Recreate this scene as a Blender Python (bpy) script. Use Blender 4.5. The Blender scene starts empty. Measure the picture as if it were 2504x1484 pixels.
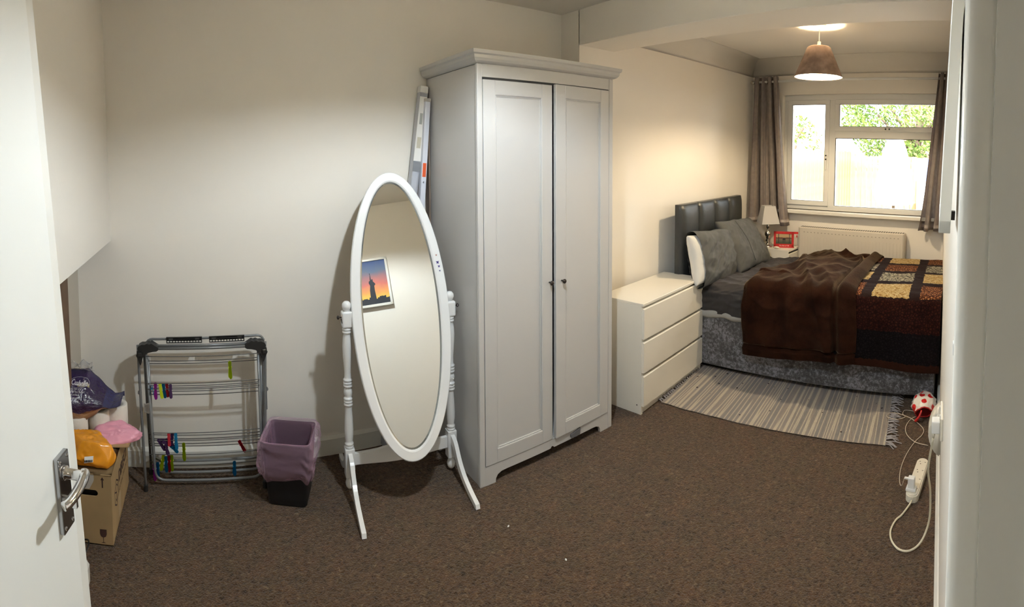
import bpy, bmesh, math, random
from mathutils import Vector, Matrix, noise, Euler
PI = math.pi
C = bpy.context.scene.collection
sc = bpy.context.scene
random.seed(7)

# ------------------------------------------------------------------ camera
FPX = 1244.0655
cd = bpy.data.cameras.new('camera'); cam = bpy.data.objects.new('camera', cd); C.objects.link(cam)
cd.type = 'PANO'; cd.panorama_type = 'CENTRAL_CYLINDRICAL'
cd.central_cylindrical_radius = 1.0
cd.central_cylindrical_range_u_min = -1252.0 / FPX; cd.central_cylindrical_range_u_max = 1252.0 / FPX
cd.central_cylindrical_range_v_max = 430.69 / FPX; cd.central_cylindrical_range_v_min = -(1484 - 430.69) / FPX
cd.clip_start = 0.01
RT = Vector((0.8245648, -0.5657427, -0.0053025)); FW = Vector((0.5648782, 0.8237578, -0.0483298)); UP = Vector((0.0317101, 0.0368558, 0.9988174))
m = Matrix((( RT.x, UP.x, -FW.x), (RT.y, UP.y, -FW.y), (RT.z, UP.z, -FW.z))).to_4x4()
cam.matrix_world = Matrix.Translation((0, 0, 1.6)) @ m
sc.camera = cam

# ------------------------------------------------------------------ light and exposure
sc.view_settings.view_transform = 'Standard'; sc.view_settings.look = 'None'
sc.view_settings.gamma = 1.0; sc.view_settings.use_curve_mapping = False
sc.view_settings.exposure = 1.22
W = bpy.data.worlds.new('sky'); sc.world = W; W.use_nodes = True
wn = W.node_tree.nodes; wl = W.node_tree.links
bg = wn['Background']; bg.inputs['Strength'].default_value = 3.4
bg.inputs['Color'].default_value = (0.86, 0.93, 1.0, 1)
def lamp(name, kind, loc, energy, color, **kw):
    l = bpy.data.lights.new(name, kind); l.energy = energy; l.color = color
    for k, v in kw.items(): setattr(l, k, v)
    o = bpy.data.objects.new(name, l); C.objects.link(o); o.location = loc
    return o
sun = lamp('sun', 'SUN', (0, 0, 10), 8.5, (1.0, 0.95, 0.86), angle=0.01)
sun.rotation_euler = Vector((0.62, 0.25, -0.75)).to_track_quat('-Z', 'Y').to_euler()
# daylight portal in the window opening
port = lamp('window_portal', 'AREA', (4.42, 1.3, 1.62), 1.0, (1, 1, 1), shape='RECTANGLE', size=1.55, size_y=1.05)
port.rotation_euler = Vector((-1, 0, 0)).to_track_quat('-Z', 'Y').to_euler()
port.data.cycles.is_portal = True
# bulb of the bedroom pendant and bulb of the pendant in the near room
bulb1 = lamp('bedroom_bulb', 'POINT', (3.3, 1.285, 2.205), 27.0, (1.0, 0.80, 0.53), shadow_soft_size=0.03)
bulb2 = lamp('near_room_bulb', 'POINT', (0.86, 1.13, 2.27), 36.0, (0.82, 0.92, 1.0), shadow_soft_size=0.036)
fill_light = lamp('hall_fill', 'POINT', (0.3, -0.95, 2.2), 1.6, (1.0, 0.86, 0.66), shadow_soft_size=0.06)  # unseen fill lamp added behind the camera for ambient light

# ------------------------------------------------------------------ materials
def nodes_of(m): return m.node_tree.nodes, m.node_tree.links
def mat(name, col, rough=0.6, metal=0.0, bump=0.0, bscale=60.0, var=0.0, vscale=8.0, spec=0.5, sheen=0.0, trans=0.0, coat=0.0, detail=3.0, alpha=1.0, sub=0.0):
    m = bpy.data.materials.new(name); m.use_nodes = True
    n, l = nodes_of(m); b = n['Principled BSDF']
    b.inputs['Base Color'].default_value = (*col, 1); b.inputs['Roughness'].default_value = rough
    b.inputs['Metallic'].default_value = metal; b.inputs['Specular IOR Level'].default_value = spec
    if sheen: b.inputs['Sheen Weight'].default_value = sheen
    if trans: b.inputs['Transmission Weight'].default_value = trans
    if coat: b.inputs['Coat Weight'].default_value = coat; b.inputs['Coat Roughness'].default_value = 0.1
    if alpha < 1: b.inputs['Alpha'].default_value = alpha
    if sub: b.inputs['Subsurface Weight'].default_value = sub
    tc = n.new('ShaderNodeTexCoord')
    if var:
        t = n.new('ShaderNodeTexNoise'); t.inputs['Scale'].default_value = vscale; t.inputs['Detail'].default_value = detail
        l.new(tc.outputs['Object'], t.inputs['Vector'])
        r = n.new('ShaderNodeMapRange'); r.inputs['From Min'].default_value = 0.3; r.inputs['From Max'].default_value = 0.7
        r.inputs['To Min'].default_value = 1 - var; r.inputs['To Max'].default_value = 1 + var
        l.new(t.outputs['Fac'], r.inputs['Value'])
        mx = n.new('ShaderNodeVectorMath'); mx.operation = 'SCALE'; mx.inputs[0].default_value = col
        l.new(r.outputs['Result'], mx.inputs['Scale']); l.new(mx.outputs['Vector'], b.inputs['Base Color'])
    if bump:
        t2 = n.new('ShaderNodeTexNoise'); t2.inputs['Scale'].default_value = bscale; t2.inputs['Detail'].default_value = 4
        l.new(tc.outputs['Object'], t2.inputs['Vector'])
        bp = n.new('ShaderNodeBump'); bp.inputs['Strength'].default_value = bump; bp.inputs['Distance'].default_value = 0.008 if bump >= 0.8 else 0.004
        l.new(t2.outputs['Fac'], bp.inputs['Height']); l.new(bp.outputs['Normal'], b.inputs['Normal'])
    return m

def ramp(n, stops):
    r = n.new('ShaderNodeValToRGB'); e = r.color_ramp.elements
    while len(e) > 1: e.remove(e[-1])
    e[0].position = stops[0][0]; e[0].color = (*stops[0][1], 1)
    for p, c in stops[1:]:
        x = e.new(p); x.color = (*c, 1)
    return r
def const(n, v):
    x = n.new('ShaderNodeValue'); x.outputs[0].default_value = v; return x.outputs[0]
def math_(n, l, op, a, b=None, c=None):
    x = n.new('ShaderNodeMath'); x.operation = op
    for i, q in enumerate((a, b, c)):
        if q is None: continue
        if isinstance(q, (int, float)): x.inputs[i].default_value = q
        else: l.new(q, x.inputs[i])
    return x.outputs[0]
def mixc(n, l, f, a, b):
    x = n.new('ShaderNodeMix'); x.data_type = 'RGBA'
    if isinstance(f, (int, float)): x.inputs[0].default_value = f
    else: l.new(f, x.inputs[0])
    for i, q in ((6, a), (7, b)):
        if isinstance(q, tuple): x.inputs[i].default_value = (*q, 1)
        else: l.new(q, x.inputs[i])
    return x.outputs[2]

M = {}
M['wall'] = mat('wall_paint', (0.86, 0.815, 0.74), 0.62, bump=0.12, bscale=45, var=0.012, vscale=2)
M['ceil'] = mat('ceiling_paint', (0.80, 0.76, 0.69), 0.85, bump=0.1, bscale=40)
M['trim'] = mat('white_gloss_trim', (0.80, 0.78, 0.72), 0.15, var=0.02, vscale=5, bump=0.05, bscale=30)
M['door'] = mat('door_paint', (0.84, 0.835, 0.79), 0.35, bump=0.06, bscale=25)
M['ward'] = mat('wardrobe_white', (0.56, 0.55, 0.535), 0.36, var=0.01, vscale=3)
M['wardgap'] = mat('wardrobe_gap_dark', (0.03, 0.03, 0.03), 0.9)
M['malm'] = mat('drawer_white', (0.84, 0.79, 0.69), 0.33)
M['mirrorwhite'] = mat('mirror_white_lacquer', (0.84, 0.84, 0.83), 0.22, coat=0.2)
M['glassmirror'] = mat('mirror_silvering', (0.86, 0.87, 0.85), 0.0, metal=1.0)
M['chrome'] = mat('chrome', (0.75, 0.75, 0.76), 0.08, metal=1.0)
M['chromedark'] = mat('chrome_plate', (0.42, 0.42, 0.43), 0.12, metal=1.0)
M['greytube'] = mat('grey_painted_tube', (0.20, 0.205, 0.21), 0.35, metal=0.3)
M['wire'] = mat('airer_wire', (0.13, 0.125, 0.12), 0.4, metal=0.2)
M['black'] = mat('black_plastic', (0.018, 0.018, 0.018), 0.45)
M['binblack'] = mat('bin_black', (0.006, 0.006, 0.007), 0.5)
M['leather'] = mat('black_leatherette', (0.028, 0.030, 0.030), 0.36, bump=0.25, bscale=220, spec=0.6)
M['knob'] = mat('dark_bronze', (0.05, 0.04, 0.035), 0.35, metal=0.6)
M['velvetgrey'] = None
M['pillow'] = mat('grey_pillowcase', (0.062, 0.062, 0.058), 0.85, sheen=0.08, bump=0.2, bscale=30, var=0.06, vscale=12)
M['pillowwhite'] = mat('white_pillow', (0.72, 0.70, 0.66), 0.8, bump=0.15, bscale=20)
M['sheet'] = mat('charcoal_sheet', (0.026, 0.022, 0.022), 0.75, sheen=0.05, bump=0.9, bscale=9, var=0.08, vscale=10)
M['shade'] = mat('lamp_shade_fabric', (0.52, 0.50, 0.48), 0.8)
M['white'] = mat('white_plastic', (0.82, 0.81, 0.78), 0.35)
M['cream'] = mat('cream_plastic', (0.80, 0.74, 0.62), 0.35)
M['cable'] = mat('cream_cable', (0.66, 0.60, 0.45), 0.45)
M['cablethin'] = mat('thin_cable', (0.60, 0.52, 0.42), 0.5)
M['upvc'] = mat('white_upvc', (0.80, 0.80, 0.78), 0.28)
M['gasket'] = mat('black_gasket', (0.02, 0.02, 0.02), 0.7)
M['rad'] = mat('radiator_enamel', (0.62, 0.57, 0.49), 0.35)
M['red'] = mat('red_lacquer', (0.50, 0.020, 0.018), 0.4)
M['cardboard'] = mat('cardboard', (0.40, 0.275, 0.135), 0.8, var=0.10, vscale=6, bump=0.08, bscale=30)
M['ink'] = mat('print_ink', (0.02, 0.012, 0.012), 0.7)
M['inkbrown'] = mat('print_ink_brown', (0.05, 0.022, 0.018), 0.7)
M['labelgrey'] = mat('paper_label_grey', (0.50, 0.47, 0.43), 0.5)
M['paper'] = mat('paper_white', (0.80, 0.79, 0.76), 0.7)
M['tissue'] = mat('tissue_roll', (0.80, 0.74, 0.66), 0.9, bump=0.3, bscale=80)
M['orangebag'] = mat('orange_polythene', (0.85, 0.33, 0.015), 0.2, bump=0.6, bscale=14, var=0.15, vscale=9, spec=0.7)
M['pinkbag'] = mat('pink_polythene', (0.85, 0.38, 0.50), 0.35, bump=0.3, bscale=22, var=0.1, vscale=14)
M['tan'] = mat('timber_edge', (0.13, 0.075, 0.04), 0.6, var=0.15, vscale=12)
M['brass'] = mat('brushed_metal', (0.62, 0.58, 0.52), 0.2, metal=1.0)
for nm, c in dict(lime=(0.62, 0.74, 0.015), magenta=(0.36, 0.02, 0.32), blue=(0.012, 0.26, 0.50), redp=(0.58, 0.03, 0.05), purple=(0.085, 0.035, 0.13)).items():
    M['peg_' + nm] = mat('peg_' + nm, c, 0.35)

def carpet():
    m = bpy.data.materials.new('brown_loop_carpet'); m.use_nodes = True; n, l = nodes_of(m); b = n['Principled BSDF']
    b.inputs['Roughness'].default_value = 0.95; b.inputs['Specular IOR Level'].default_value = 0.1; b.inputs['Sheen Weight'].default_value = 0.15
    tc = n.new('ShaderNodeTexCoord')
    t1 = n.new('ShaderNodeTexNoise'); t1.inputs['Scale'].default_value = 58; t1.inputs['Detail'].default_value = 5; t1.inputs['Roughness'].default_value = 0.75; t1.inputs['Distortion'].default_value = 0.8
    l.new(tc.outputs['Object'], t1.inputs['Vector'])
    r = ramp(n, [(0.34, (0.034, 0.017, 0.007)), (0.45, (0.080, 0.043, 0.020)), (0.54, (0.108, 0.060, 0.028)), (0.63, (0.155, 0.096, 0.048)), (0.72, (0.24, 0.165, 0.092))])
    l.new(t1.outputs['Fac'], r.inputs[0])
    t2 = n.new('ShaderNodeTexNoise'); t2.inputs['Scale'].default_value = 14; t2.inputs['Detail'].default_value = 3
    l.new(tc.outputs['Object'], t2.inputs['Vector'])
    r2 = ramp(n, [(0.3, (0.82, 0.87, 0.84)), (0.5, (0.95, 0.95, 0.95)), (0.7, (1.08, 0.98, 0.93))]); l.new(t2.outputs['Fac'], r2.inputs[0])
    mx = n.new('ShaderNodeMix'); mx.data_type = 'RGBA'; mx.blend_type = 'MULTIPLY'; mx.inputs[0].default_value = 1
    l.new(r.outputs[0], mx.inputs[6]); l.new(r2.outputs[0], mx.inputs[7])
    l.new(mx.outputs[2], b.inputs['Base Color'])
    v = n.new('ShaderNodeTexVoronoi'); v.inputs['Scale'].default_value = 150; l.new(tc.outputs['Object'], v.inputs['Vector'])
    ad = math_(n, l, 'SUBTRACT', t1.outputs['Fac'], math_(n, l, 'MULTIPLY', v.outputs['Distance'], 0.5))
    bp = n.new('ShaderNodeBump'); bp.inputs['Strength'].default_value = 0.9; bp.inputs['Distance'].default_value = 0.012
    l.new(ad, bp.inputs['Height']); l.new(bp.outputs['Normal'], b.inputs['Normal'])
    return m
M['carpet'] = carpet()

def crushed(name, lo, mid, hi, scale=26):
    m = bpy.data.materials.new(name); m.use_nodes = True; n, l = nodes_of(m); b = n['Principled BSDF']
    b.inputs['Roughness'].default_value = 0.45; b.inputs['Sheen Weight'].default_value = 0.35
    tc = n.new('ShaderNodeTexCoord')
    t = n.new('ShaderNodeTexNoise'); t.inputs['Scale'].default_value = 5; t.inputs['Detail'].default_value = 3; t.inputs['Distortion'].default_value = 0.8
    l.new(tc.outputs['Object'], t.inputs['Vector'])
    t2 = n.new('ShaderNodeTexNoise'); t2.inputs['Scale'].default_value = 46; t2.inputs['Detail'].default_value = 7; t2.inputs['Roughness'].default_value = 0.75; t2.inputs['Distortion'].default_value = 0.35
    l.new(tc.outputs['Object'], t2.inputs['Vector'])
    f = math_(n, l, 'ADD', math_(n, l, 'MULTIPLY', t.outputs['Fac'], 0.3), math_(n, l, 'MULTIPLY', t2.outputs['Fac'], 0.7))
    r = ramp(n, [(0.43, lo), (0.5, mid), (0.58, hi)]); l.new(f, r.inputs[0]); l.new(r.outputs[0], b.inputs['Base Color'])
    bp = n.new('ShaderNodeBump'); bp.inputs['Strength'].default_value = 0.8; bp.inputs['Distance'].default_value = 0.012
    l.new(t2.outputs['Fac'], bp.inputs['Height']); l.new(bp.outputs['Normal'], b.inputs['Normal'])
    return m
M['velvet'] = crushed('crushed_velvet_grey', (0.024, 0.021, 0.022), (0.070, 0.064, 0.066), (0.25, 0.245, 0.275))

def plush(name, col, col2):
    m = bpy.data.materials.new(name); m.use_nodes = True; n, l = nodes_of(m); b = n['Principled BSDF']
    b.inputs['Roughness'].default_value = 0.9; b.inputs['Sheen Weight'].default_value = 0.75; b.inputs['Sheen Roughness'].default_value = 0.3
    b.inputs['Sheen Tint'].default_value = (0.80, 0.60, 0.34, 1); b.inputs['Specular IOR Level'].default_value = 0.15
    tc = n.new('ShaderNodeTexCoord')
    t = n.new('ShaderNodeTexNoise'); t.inputs['Scale'].default_value = 9; t.inputs['Detail'].default_value = 5
    l.new(tc.outputs['Object'], t.inputs['Vector'])
    r = ramp(n, [(0.35, col), (0.65, col2)]); l.new(t.outputs['Fac'], r.inputs[0]); l.new(r.outputs[0], b.inputs['Base Color'])
    t2 = n.new('ShaderNodeTexNoise'); t2.inputs['Scale'].default_value = 140; l.new(tc.outputs['Object'], t2.inputs['Vector'])
    bp = n.new('ShaderNodeBump'); bp.inputs['Strength'].default_value = 0.5; bp.inputs['Distance'].default_value = 0.004
    l.new(t2.outputs['Fac'], bp.inputs['Height']); l.new(bp.outputs['Normal'], b.inputs['Normal'])
    return m
M['brownplush'] = plush('brown_plush', (0.024, 0.007, 0.003), (0.044, 0.014, 0.006))

def patchwork():
    # animal print patches; UV are metres: x = across the bed from its near edge, y = along the bed
    m = bpy.data.materials.new('animal_patchwork_plush'); m.use_nodes = True; n, l = nodes_of(m); b = n['Principled BSDF']
    b.inputs['Roughness'].default_value = 0.9; b.inputs['Sheen Weight'].default_value = 0.06; b.inputs['Specular IOR Level'].default_value = 0.1
    uv = n.new('ShaderNodeUVMap'); sp = n.new('ShaderNodeSeparateXYZ'); l.new(uv.outputs[0], sp.inputs[0])
    tn = n.new('ShaderNodeTexNoise'); tn.inputs['Scale'].default_value = 40; tn.inputs['Detail'].default_value = 3; l.new(uv.outputs[0], tn.inputs['Vector'])
    wob = math_(n, l, 'MULTIPLY', math_(n, l, 'SUBTRACT', tn.outputs['Fac'], 0.5), 0.035)
    u = math_(n, l, 'ADD', math_(n, l, 'ADD', sp.outputs['X'], wob), -0.045)
    v = math_(n, l, 'ADD', math_(n, l, 'SUBTRACT', sp.outputs['Y'], 1.03), wob)
    cu = math_(n, l, 'DIVIDE', u, 0.29); cv = math_(n, l, 'DIVIDE', v, 0.312)
    fu = math_(n, l, 'FRACT', cu); fv = math_(n, l, 'FRACT', cv)
    iu = math_(n, l, 'FLOOR', cu); iv = math_(n, l, 'FLOOR', cv)
    inu = math_(n, l, 'MULTIPLY', math_(n, l, 'GREATER_THAN', fu, 0.03), math_(n, l, 'LESS_THAN', fu, 0.83))
    inv = math_(n, l, 'GREATER_THAN', fv, 0.23)
    incell = math_(n, l, 'MULTIPLY', inu, inv)
    side = math_(n, l, 'LESS_THAN', u, 0.0)
    nb = math_(n, l, 'SUBTRACT', 1.0, math_(n, l, 'COMPARE', iv, 1.0, 0.1)); kind = math_(n, l, 'FLOORED_MODULO', math_(n, l, 'SUBTRACT', nb, iu), 3.0)
    # fur streaks
    mp = n.new('ShaderNodeMapping'); mp.inputs['Scale'].default_value = (110, 60, 1); l.new(uv.outputs[0], mp.inputs['Vector'])
    t = n.new('ShaderNodeTexNoise'); t.inputs['Scale'].default_value = 1; t.inputs['Detail'].default_value = 4; t.inputs['Distortion'].default_value = 1.2; l.new(mp.outputs[0], t.inputs['Vector'])
    vor = n.new('ShaderNodeTexVoronoi'); vor.feature = 'DISTANCE_TO_EDGE'; vor.inputs['Scale'].default_value = 62; 
    l.new(uv.outputs[0], vor.inputs['Vector'])
    cream = ramp(n, [(0.34, (0.22, 0.09, 0.025)), (0.43, (0.50, 0.30, 0.09)), (0.53, (0.72, 0.56, 0.27)), (0.66, (0.80, 0.70, 0.42))]); l.new(t.outputs['Fac'], cream.inputs[0])
    leo = ramp(n, [(0.0, (0.045, 0.012, 0.008)), (0.10, (0.10, 0.03, 0.012)), (0.19, (0.42, 0.15, 0.04)), (0.4, (0.62, 0.33, 0.15))]); l.new(vor.outputs['Distance'], leo.inputs[0])
    zeb = ramp(n, [(0.44, (0.02, 0.016, 0.016)), (0.50, (0.18, 0.15, 0.11)), (0.545, (0.72, 0.67, 0.50))]); l.new(t.outputs['Fac'], zeb.inputs[0])
    k1 = math_(n, l, 'COMPARE', kind, 1.0, 0.1); k2 = math_(n, l, 'COMPARE', kind, 2.0, 0.1)
    cc = mixc(n, l, k1, cream.outputs[0], leo.outputs[0]); cc = mixc(n, l, k2, cc, zeb.outputs[0])
    # the drop at the side: dark red mosaic, then black, then brown hem
    d2 = ramp(n, [(0.0, (0.016, 0.005, 0.004)), (0.2, (0.042, 0.010, 0.007)), (0.4, (0.075, 0.020, 0.010))]); l.new(vor.outputs['Distance'], d2.inputs[0])
    d3 = ramp(n, [(0.0, (0.006, 0.004, 0.004)), (0.3, (0.016, 0.011, 0.012))]); l.new(vor.outputs['Distance'], d3.inputs[0])
    sidec = mixc(n, l, math_(n, l, 'LESS_THAN', u, -0.21), d2.outputs[0], d3.outputs[0])
    sidec = mixc(n, l, math_(n, l, 'LESS_THAN', u, -0.40), sidec, (0.045, 0.014, 0.007))
    top = mixc(n, l, incell, (0.022, 0.010, 0.010), cc)
    fin = mixc(n, l, side, top, sidec)
    l.new(fin, b.inputs['Base Color'])
    bp = n.new('ShaderNodeBump'); bp.inputs['Strength'].default_value = 0.6; bp.inputs['Distance'].default_value = 0.006
    l.new(t.outputs['Fac'], bp.inputs['Height']); l.new(bp.outputs['Normal'], b.inputs['Normal'])
    return m
M['patch'] = patchwork()

def rugmat():
    m = bpy.data.materials.new('rag_rug_weave'); m.use_nodes = True; n, l = nodes_of(m); b = n['Principled BSDF']
    b.inputs['Roughness'].default_value = 0.9; b.inputs['Specular IOR Level'].default_value = 0.1
    uv = n.new('ShaderNodeUVMap'); sp = n.new('ShaderNodeSeparateXYZ'); l.new(uv.outputs[0], sp.inputs[0])
    mp = n.new('ShaderNodeMapping'); mp.inputs['Scale'].default_value = (0.30, 23, 1); l.new(uv.outputs[0], mp.inputs['Vector'])
    t = n.new('ShaderNodeTexNoise'); t.inputs['Scale'].default_value = 1.5; t.inputs['Detail'].default_value = 0.0; t.inputs['Distortion'].default_value = 0.08; l.new(mp.outputs[0], t.inputs['Vector'])
    r = ramp(n, [(0.30, (0.48, 0.46, 0.44)), (0.40, (0.58, 0.52, 0.48)), (0.47, (0.60, 0.53, 0.47)), (0.485, (0.86, 0.79, 0.67)), (0.56, (0.88, 0.81, 0.69)), (0.575, (0.58, 0.52, 0.475)), (0.70, (0.48, 0.46, 0.445))])
    r.color_ramp.interpolation = 'LINEAR'
    l.new(t.outputs['Fac'], r.inputs[0])
    s = n.new('ShaderNodeTexNoise'); s.inputs['Scale'].default_value = 28; s.inputs['Detail'].default_value = 1; l.new(uv.outputs[0], s.inputs['Vector'])
    sp2 = math_(n, l, 'GREATER_THAN', s.outputs['Fac'], 0.745)
    l.new(mixc(n, l, sp2, r.outputs[0], (0.07, 0.05, 0.05)), b.inputs['Base Color'])
    w = n.new('ShaderNodeTexWave'); w.bands_direction = 'Y'; w.inputs['Scale'].default_value = 60; w.inputs['Distortion'].default_value = 1.5; l.new(uv.outputs[0], w.inputs['Vector'])
    bp = n.new('ShaderNodeBump'); bp.inputs['Strength'].default_value = 0.5; bp.inputs['Distance'].default_value = 0.004
    l.new(w.outputs['Fac'], bp.inputs['Height']); l.new(bp.outputs['Normal'], b.inputs['Normal'])
    return m
M['rug'] = rugmat()
M['fringe'] = mat('rug_fringe_yarn', (0.33, 0.305, 0.31), 0.9, bump=0.3, bscale=200)

def curtainmat():
    m = bpy.data.materials.new('taupe_striped_curtain'); m.use_nodes = True; n, l = nodes_of(m); b = n['Principled BSDF']
    b.inputs['Roughness'].default_value = 0.6; b.inputs['Sheen Weight'].default_value = 0.3
    uv = n.new('ShaderNodeUVMap'); mp = n.new('ShaderNodeMapping'); mp.inputs['Scale'].default_value = (17, 0.15, 1); l.new(uv.outputs[0], mp.inputs['Vector'])
    t = n.new('ShaderNodeTexNoise'); t.inputs['Scale'].default_value = 1; t.inputs['Detail'].default_value = 2; l.new(mp.outputs[0], t.inputs['Vector'])
    r = ramp(n, [(0.36, (0.29, 0.245, 0.235)), (0.47, (0.40, 0.335, 0.30)), (0.52, (0.33, 0.30, 0.29)), (0.60, (0.50, 0.42, 0.36)), (0.66, (0.37, 0.32, 0.295))])
    l.new(t.outputs['Fac'], r.inputs[0])
    t2 = n.new('ShaderNodeTexNoise'); t2.inputs['Scale'].default_value = 22; t2.inputs['Detail'].default_value = 3; l.new(uv.outputs[0], t2.inputs['Vector'])
    mx = n.new('ShaderNodeMix'); mx.data_type = 'RGBA'; mx.blend_type = 'MULTIPLY'; mx.inputs[0].default_value = 0.35
    r3 = ramp(n, [(0.4, (0.75, 0.75, 0.75)), (0.6, (1.15, 1.15, 1.15))]); l.new(t2.outputs['Fac'], r3.inputs[0])
    l.new(r.outputs[0], mx.inputs[6]); l.new(r3.outputs[0], mx.inputs[7]); l.new(mx.outputs[2], b.inputs['Base Color'])
    return m
M['curtain'] = curtainmat()

def paneglass():
    m = bpy.data.materials.new('window_glass'); m.use_nodes = True; n, l = nodes_of(m); n.remove(n['Principled BSDF'])
    out = n['Material Output']; tr = n.new('ShaderNodeBsdfTransparent'); gl = n.new('ShaderNodeBsdfGlossy'); gl.inputs['Roughness'].default_value = 0.0
    tr.inputs[0].default_value = (0.97, 0.985, 0.975, 1)
    fr = n.new('ShaderNodeFresnel'); fr.inputs[0].default_value = 1.45; mx = n.new('ShaderNodeMixShader')
    l.new(fr.outputs[0], mx.inputs[0]); l.new(tr.outputs[0], mx.inputs[1]); l.new(gl.outputs[0], mx.inputs[2]); l.new(mx.outputs[0], out.inputs[0])
    return m
M['glass'] = paneglass()
def film(name, col, alpha, rough=0.2, bs=25, bstr=0.6):
    m = mat(name, col, rough, bump=bstr, bscale=bs, spec=0.7)
    n, l = nodes_of(m); b = n['Principled BSDF']; out = n['Material Output']
    tr = n.new('ShaderNodeBsdfTransparent'); mx = n.new('ShaderNodeMixShader')
    lw = n.new('ShaderNodeLayerWeight'); lw.inputs[0].default_value = 0.5
    a = math_(n, l, 'ADD', math_(n, l, 'MULTIPLY', lw.outputs['Facing'], 0.35), alpha); a = math_(n, l, 'MINIMUM', a, 1.0)
    l.new(a, mx.inputs[0]); l.new(tr.outputs[0], mx.inputs[1]); l.new(b.outputs[0], mx.inputs[2]); l.new(mx.outputs[0], out.inputs[0])
    return m
M['linerpink'] = film('pink_bin_liner', (0.72, 0.44, 0.60), 0.20, 0.15, 24, 1.0)
M['clearwrap'] = film('clear_wrap', (0.75, 0.75, 0.78), 0.15, 0.12, 22, 0.9)
M['linerclear'] = film('blind_packaging_film', (0.62, 0.64, 0.70), 0.45, 0.2, 12, 0.4)

def emis(name, col, s):
    m = bpy.data.materials.new(name); m.use_nodes = True; n, l = nodes_of(m); b = n['Principled BSDF']
    b.inputs['Emission Color'].default_value = (*col, 1); b.inputs['Emission Strength'].default_value = s; b.inputs['Base Color'].default_value = (*col, 1)
    return m
M['bulb'] = emis('lit_bulb', (1.0, 0.82, 0.55), 30.0)

def sunset():
    m = bpy.data.materials.new('sunset_print'); m.use_nodes = True; n, l = nodes_of(m); b = n['Principled BSDF']; b.inputs['Roughness'].default_value = 0.6
    uv = n.new('ShaderNodeUVMap'); sp = n.new('ShaderNodeSeparateXYZ'); l.new(uv.outputs[0], sp.inputs[0])
    t = n.new('ShaderNodeTexNoise'); t.inputs['Scale'].default_value = 3; l.new(uv.outputs[0], t.inputs['Vector'])
    y = math_(n, l, 'ADD', sp.outputs['Y'], math_(n, l, 'MULTIPLY', math_(n, l, 'SUBTRACT', t.outputs['Fac'], 0.5), 0.25))
    r = ramp(n, [(0.10, (0.75, 0.50, 0.05)), (0.25, (0.72, 0.32, 0.06)), (0.45, (0.55, 0.13, 0.09)), (0.62, (0.30, 0.13, 0.14)), (0.75, (0.10, 0.14, 0.22)), (1.0, (0.06, 0.11, 0.30))])
    l.new(y, r.inputs[0]); l.new(r.outputs[0], b.inputs['Base Color'])
    return m
M['sunset'] = sunset()
M['silhouette'] = mat('silhouette_paint', (0.02, 0.022, 0.03), 0.7)

# ------------------------------------------------------------------ geometry helpers
def mk(name, bm, m, parent=None, smooth=False, loc=None):
    me = bpy.data.meshes.new(name); bm.normal_update(); bm.to_mesh(me); bm.free()
    if isinstance(m, str): m = M[m]
    if m: me.materials.append(m)
    if smooth:
        for p in me.polygons: p.use_smooth = True
    o = bpy.data.objects.new(name, me); C.objects.link(o)
    if parent: o.parent = parent
    if loc: o.location = loc
    return o
def thing(name, label, cat, loc=(0, 0, 0), rz=0, group=None, rot=None):
    o = bpy.data.objects.new(name, None); C.objects.link(o); o.location = loc
    o.rotation_euler = rot if rot else (0, 0, rz)
    o['label'] = label; o['category'] = cat; o.empty_display_size = 0.1
    if group: o['group'] = group
    return o
def tag(o, label, cat, group=None):
    o['label'] = label; o['category'] = cat
    if group: o['group'] = group
    return o
def struct(name, bm, m, parent=None, smooth=False):
    o = mk(name, bm, m, parent, smooth)
    if not parent: o['kind'] = 'structure'
    return o
def B(): return bmesh.new()
def box(bm, x0, x1, y0, y1, z0, z1, bev=0.0, seg=2):
    r = bmesh.ops.create_cube(bm, size=1.0)
    mm = Matrix.Translation(((x0 + x1) / 2, (y0 + y1) / 2, (z0 + z1) / 2)) @ Matrix.Diagonal((abs(x1 - x0), abs(y1 - y0), abs(z1 - z0), 1))
    bmesh.ops.transform(bm, matrix=mm, verts=r['verts'])
    if bev:
        es = set(e for v in r['verts'] for e in v.link_edges)
        bmesh.ops.bevel(bm, geom=list(es), offset=bev, segments=seg, affect='EDGES', profile=0.6)
    return bm
def prism(bm, pts, ax, a, b):
    # pts: 2-D outline, extruded along axis ax (0,1,2) from a to b; remaining axes in order
    def P(p, t):
        q = [p[0], p[1]]; q.insert(ax, t); return Vector(q)
    v0 = [bm.verts.new(P(p, a)) for p in pts]; v1 = [bm.verts.new(P(p, b)) for p in pts]
    n = len(pts)
    f = [bm.faces.new(v0), bm.faces.new(list(reversed(v1)))]
    for i in range(n): f.append(bm.faces.new((v0[i], v1[i], v1[(i + 1) % n], v0[(i + 1) % n])))
    bmesh.ops.recalc_face_normals(bm, faces=f)
    return v0 + v1
def lathe(bm, prof, n=20, mat4=None, cap=True):
    rings = []
    for r, z in prof:
        ring = []
        for i in range(n):
            a = 2 * PI * i / n; v = Vector((r * math.cos(a), r * math.sin(a), z))
            if mat4: v = mat4 @ v
            ring.append(bm.verts.new(v))
        rings.append(ring)
    fs = []
    for k in range(len(rings) - 1):
        for i in range(n): fs.append(bm.faces.new((rings[k][i], rings[k][(i + 1) % n], rings[k + 1][(i + 1) % n], rings[k + 1][i])))
    if cap:
        fs.append(bm.faces.new(list(reversed(rings[0])))); fs.append(bm.faces.new(rings[-1]))
    bmesh.ops.recalc_face_normals(bm, faces=fs)
    return bm
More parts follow.
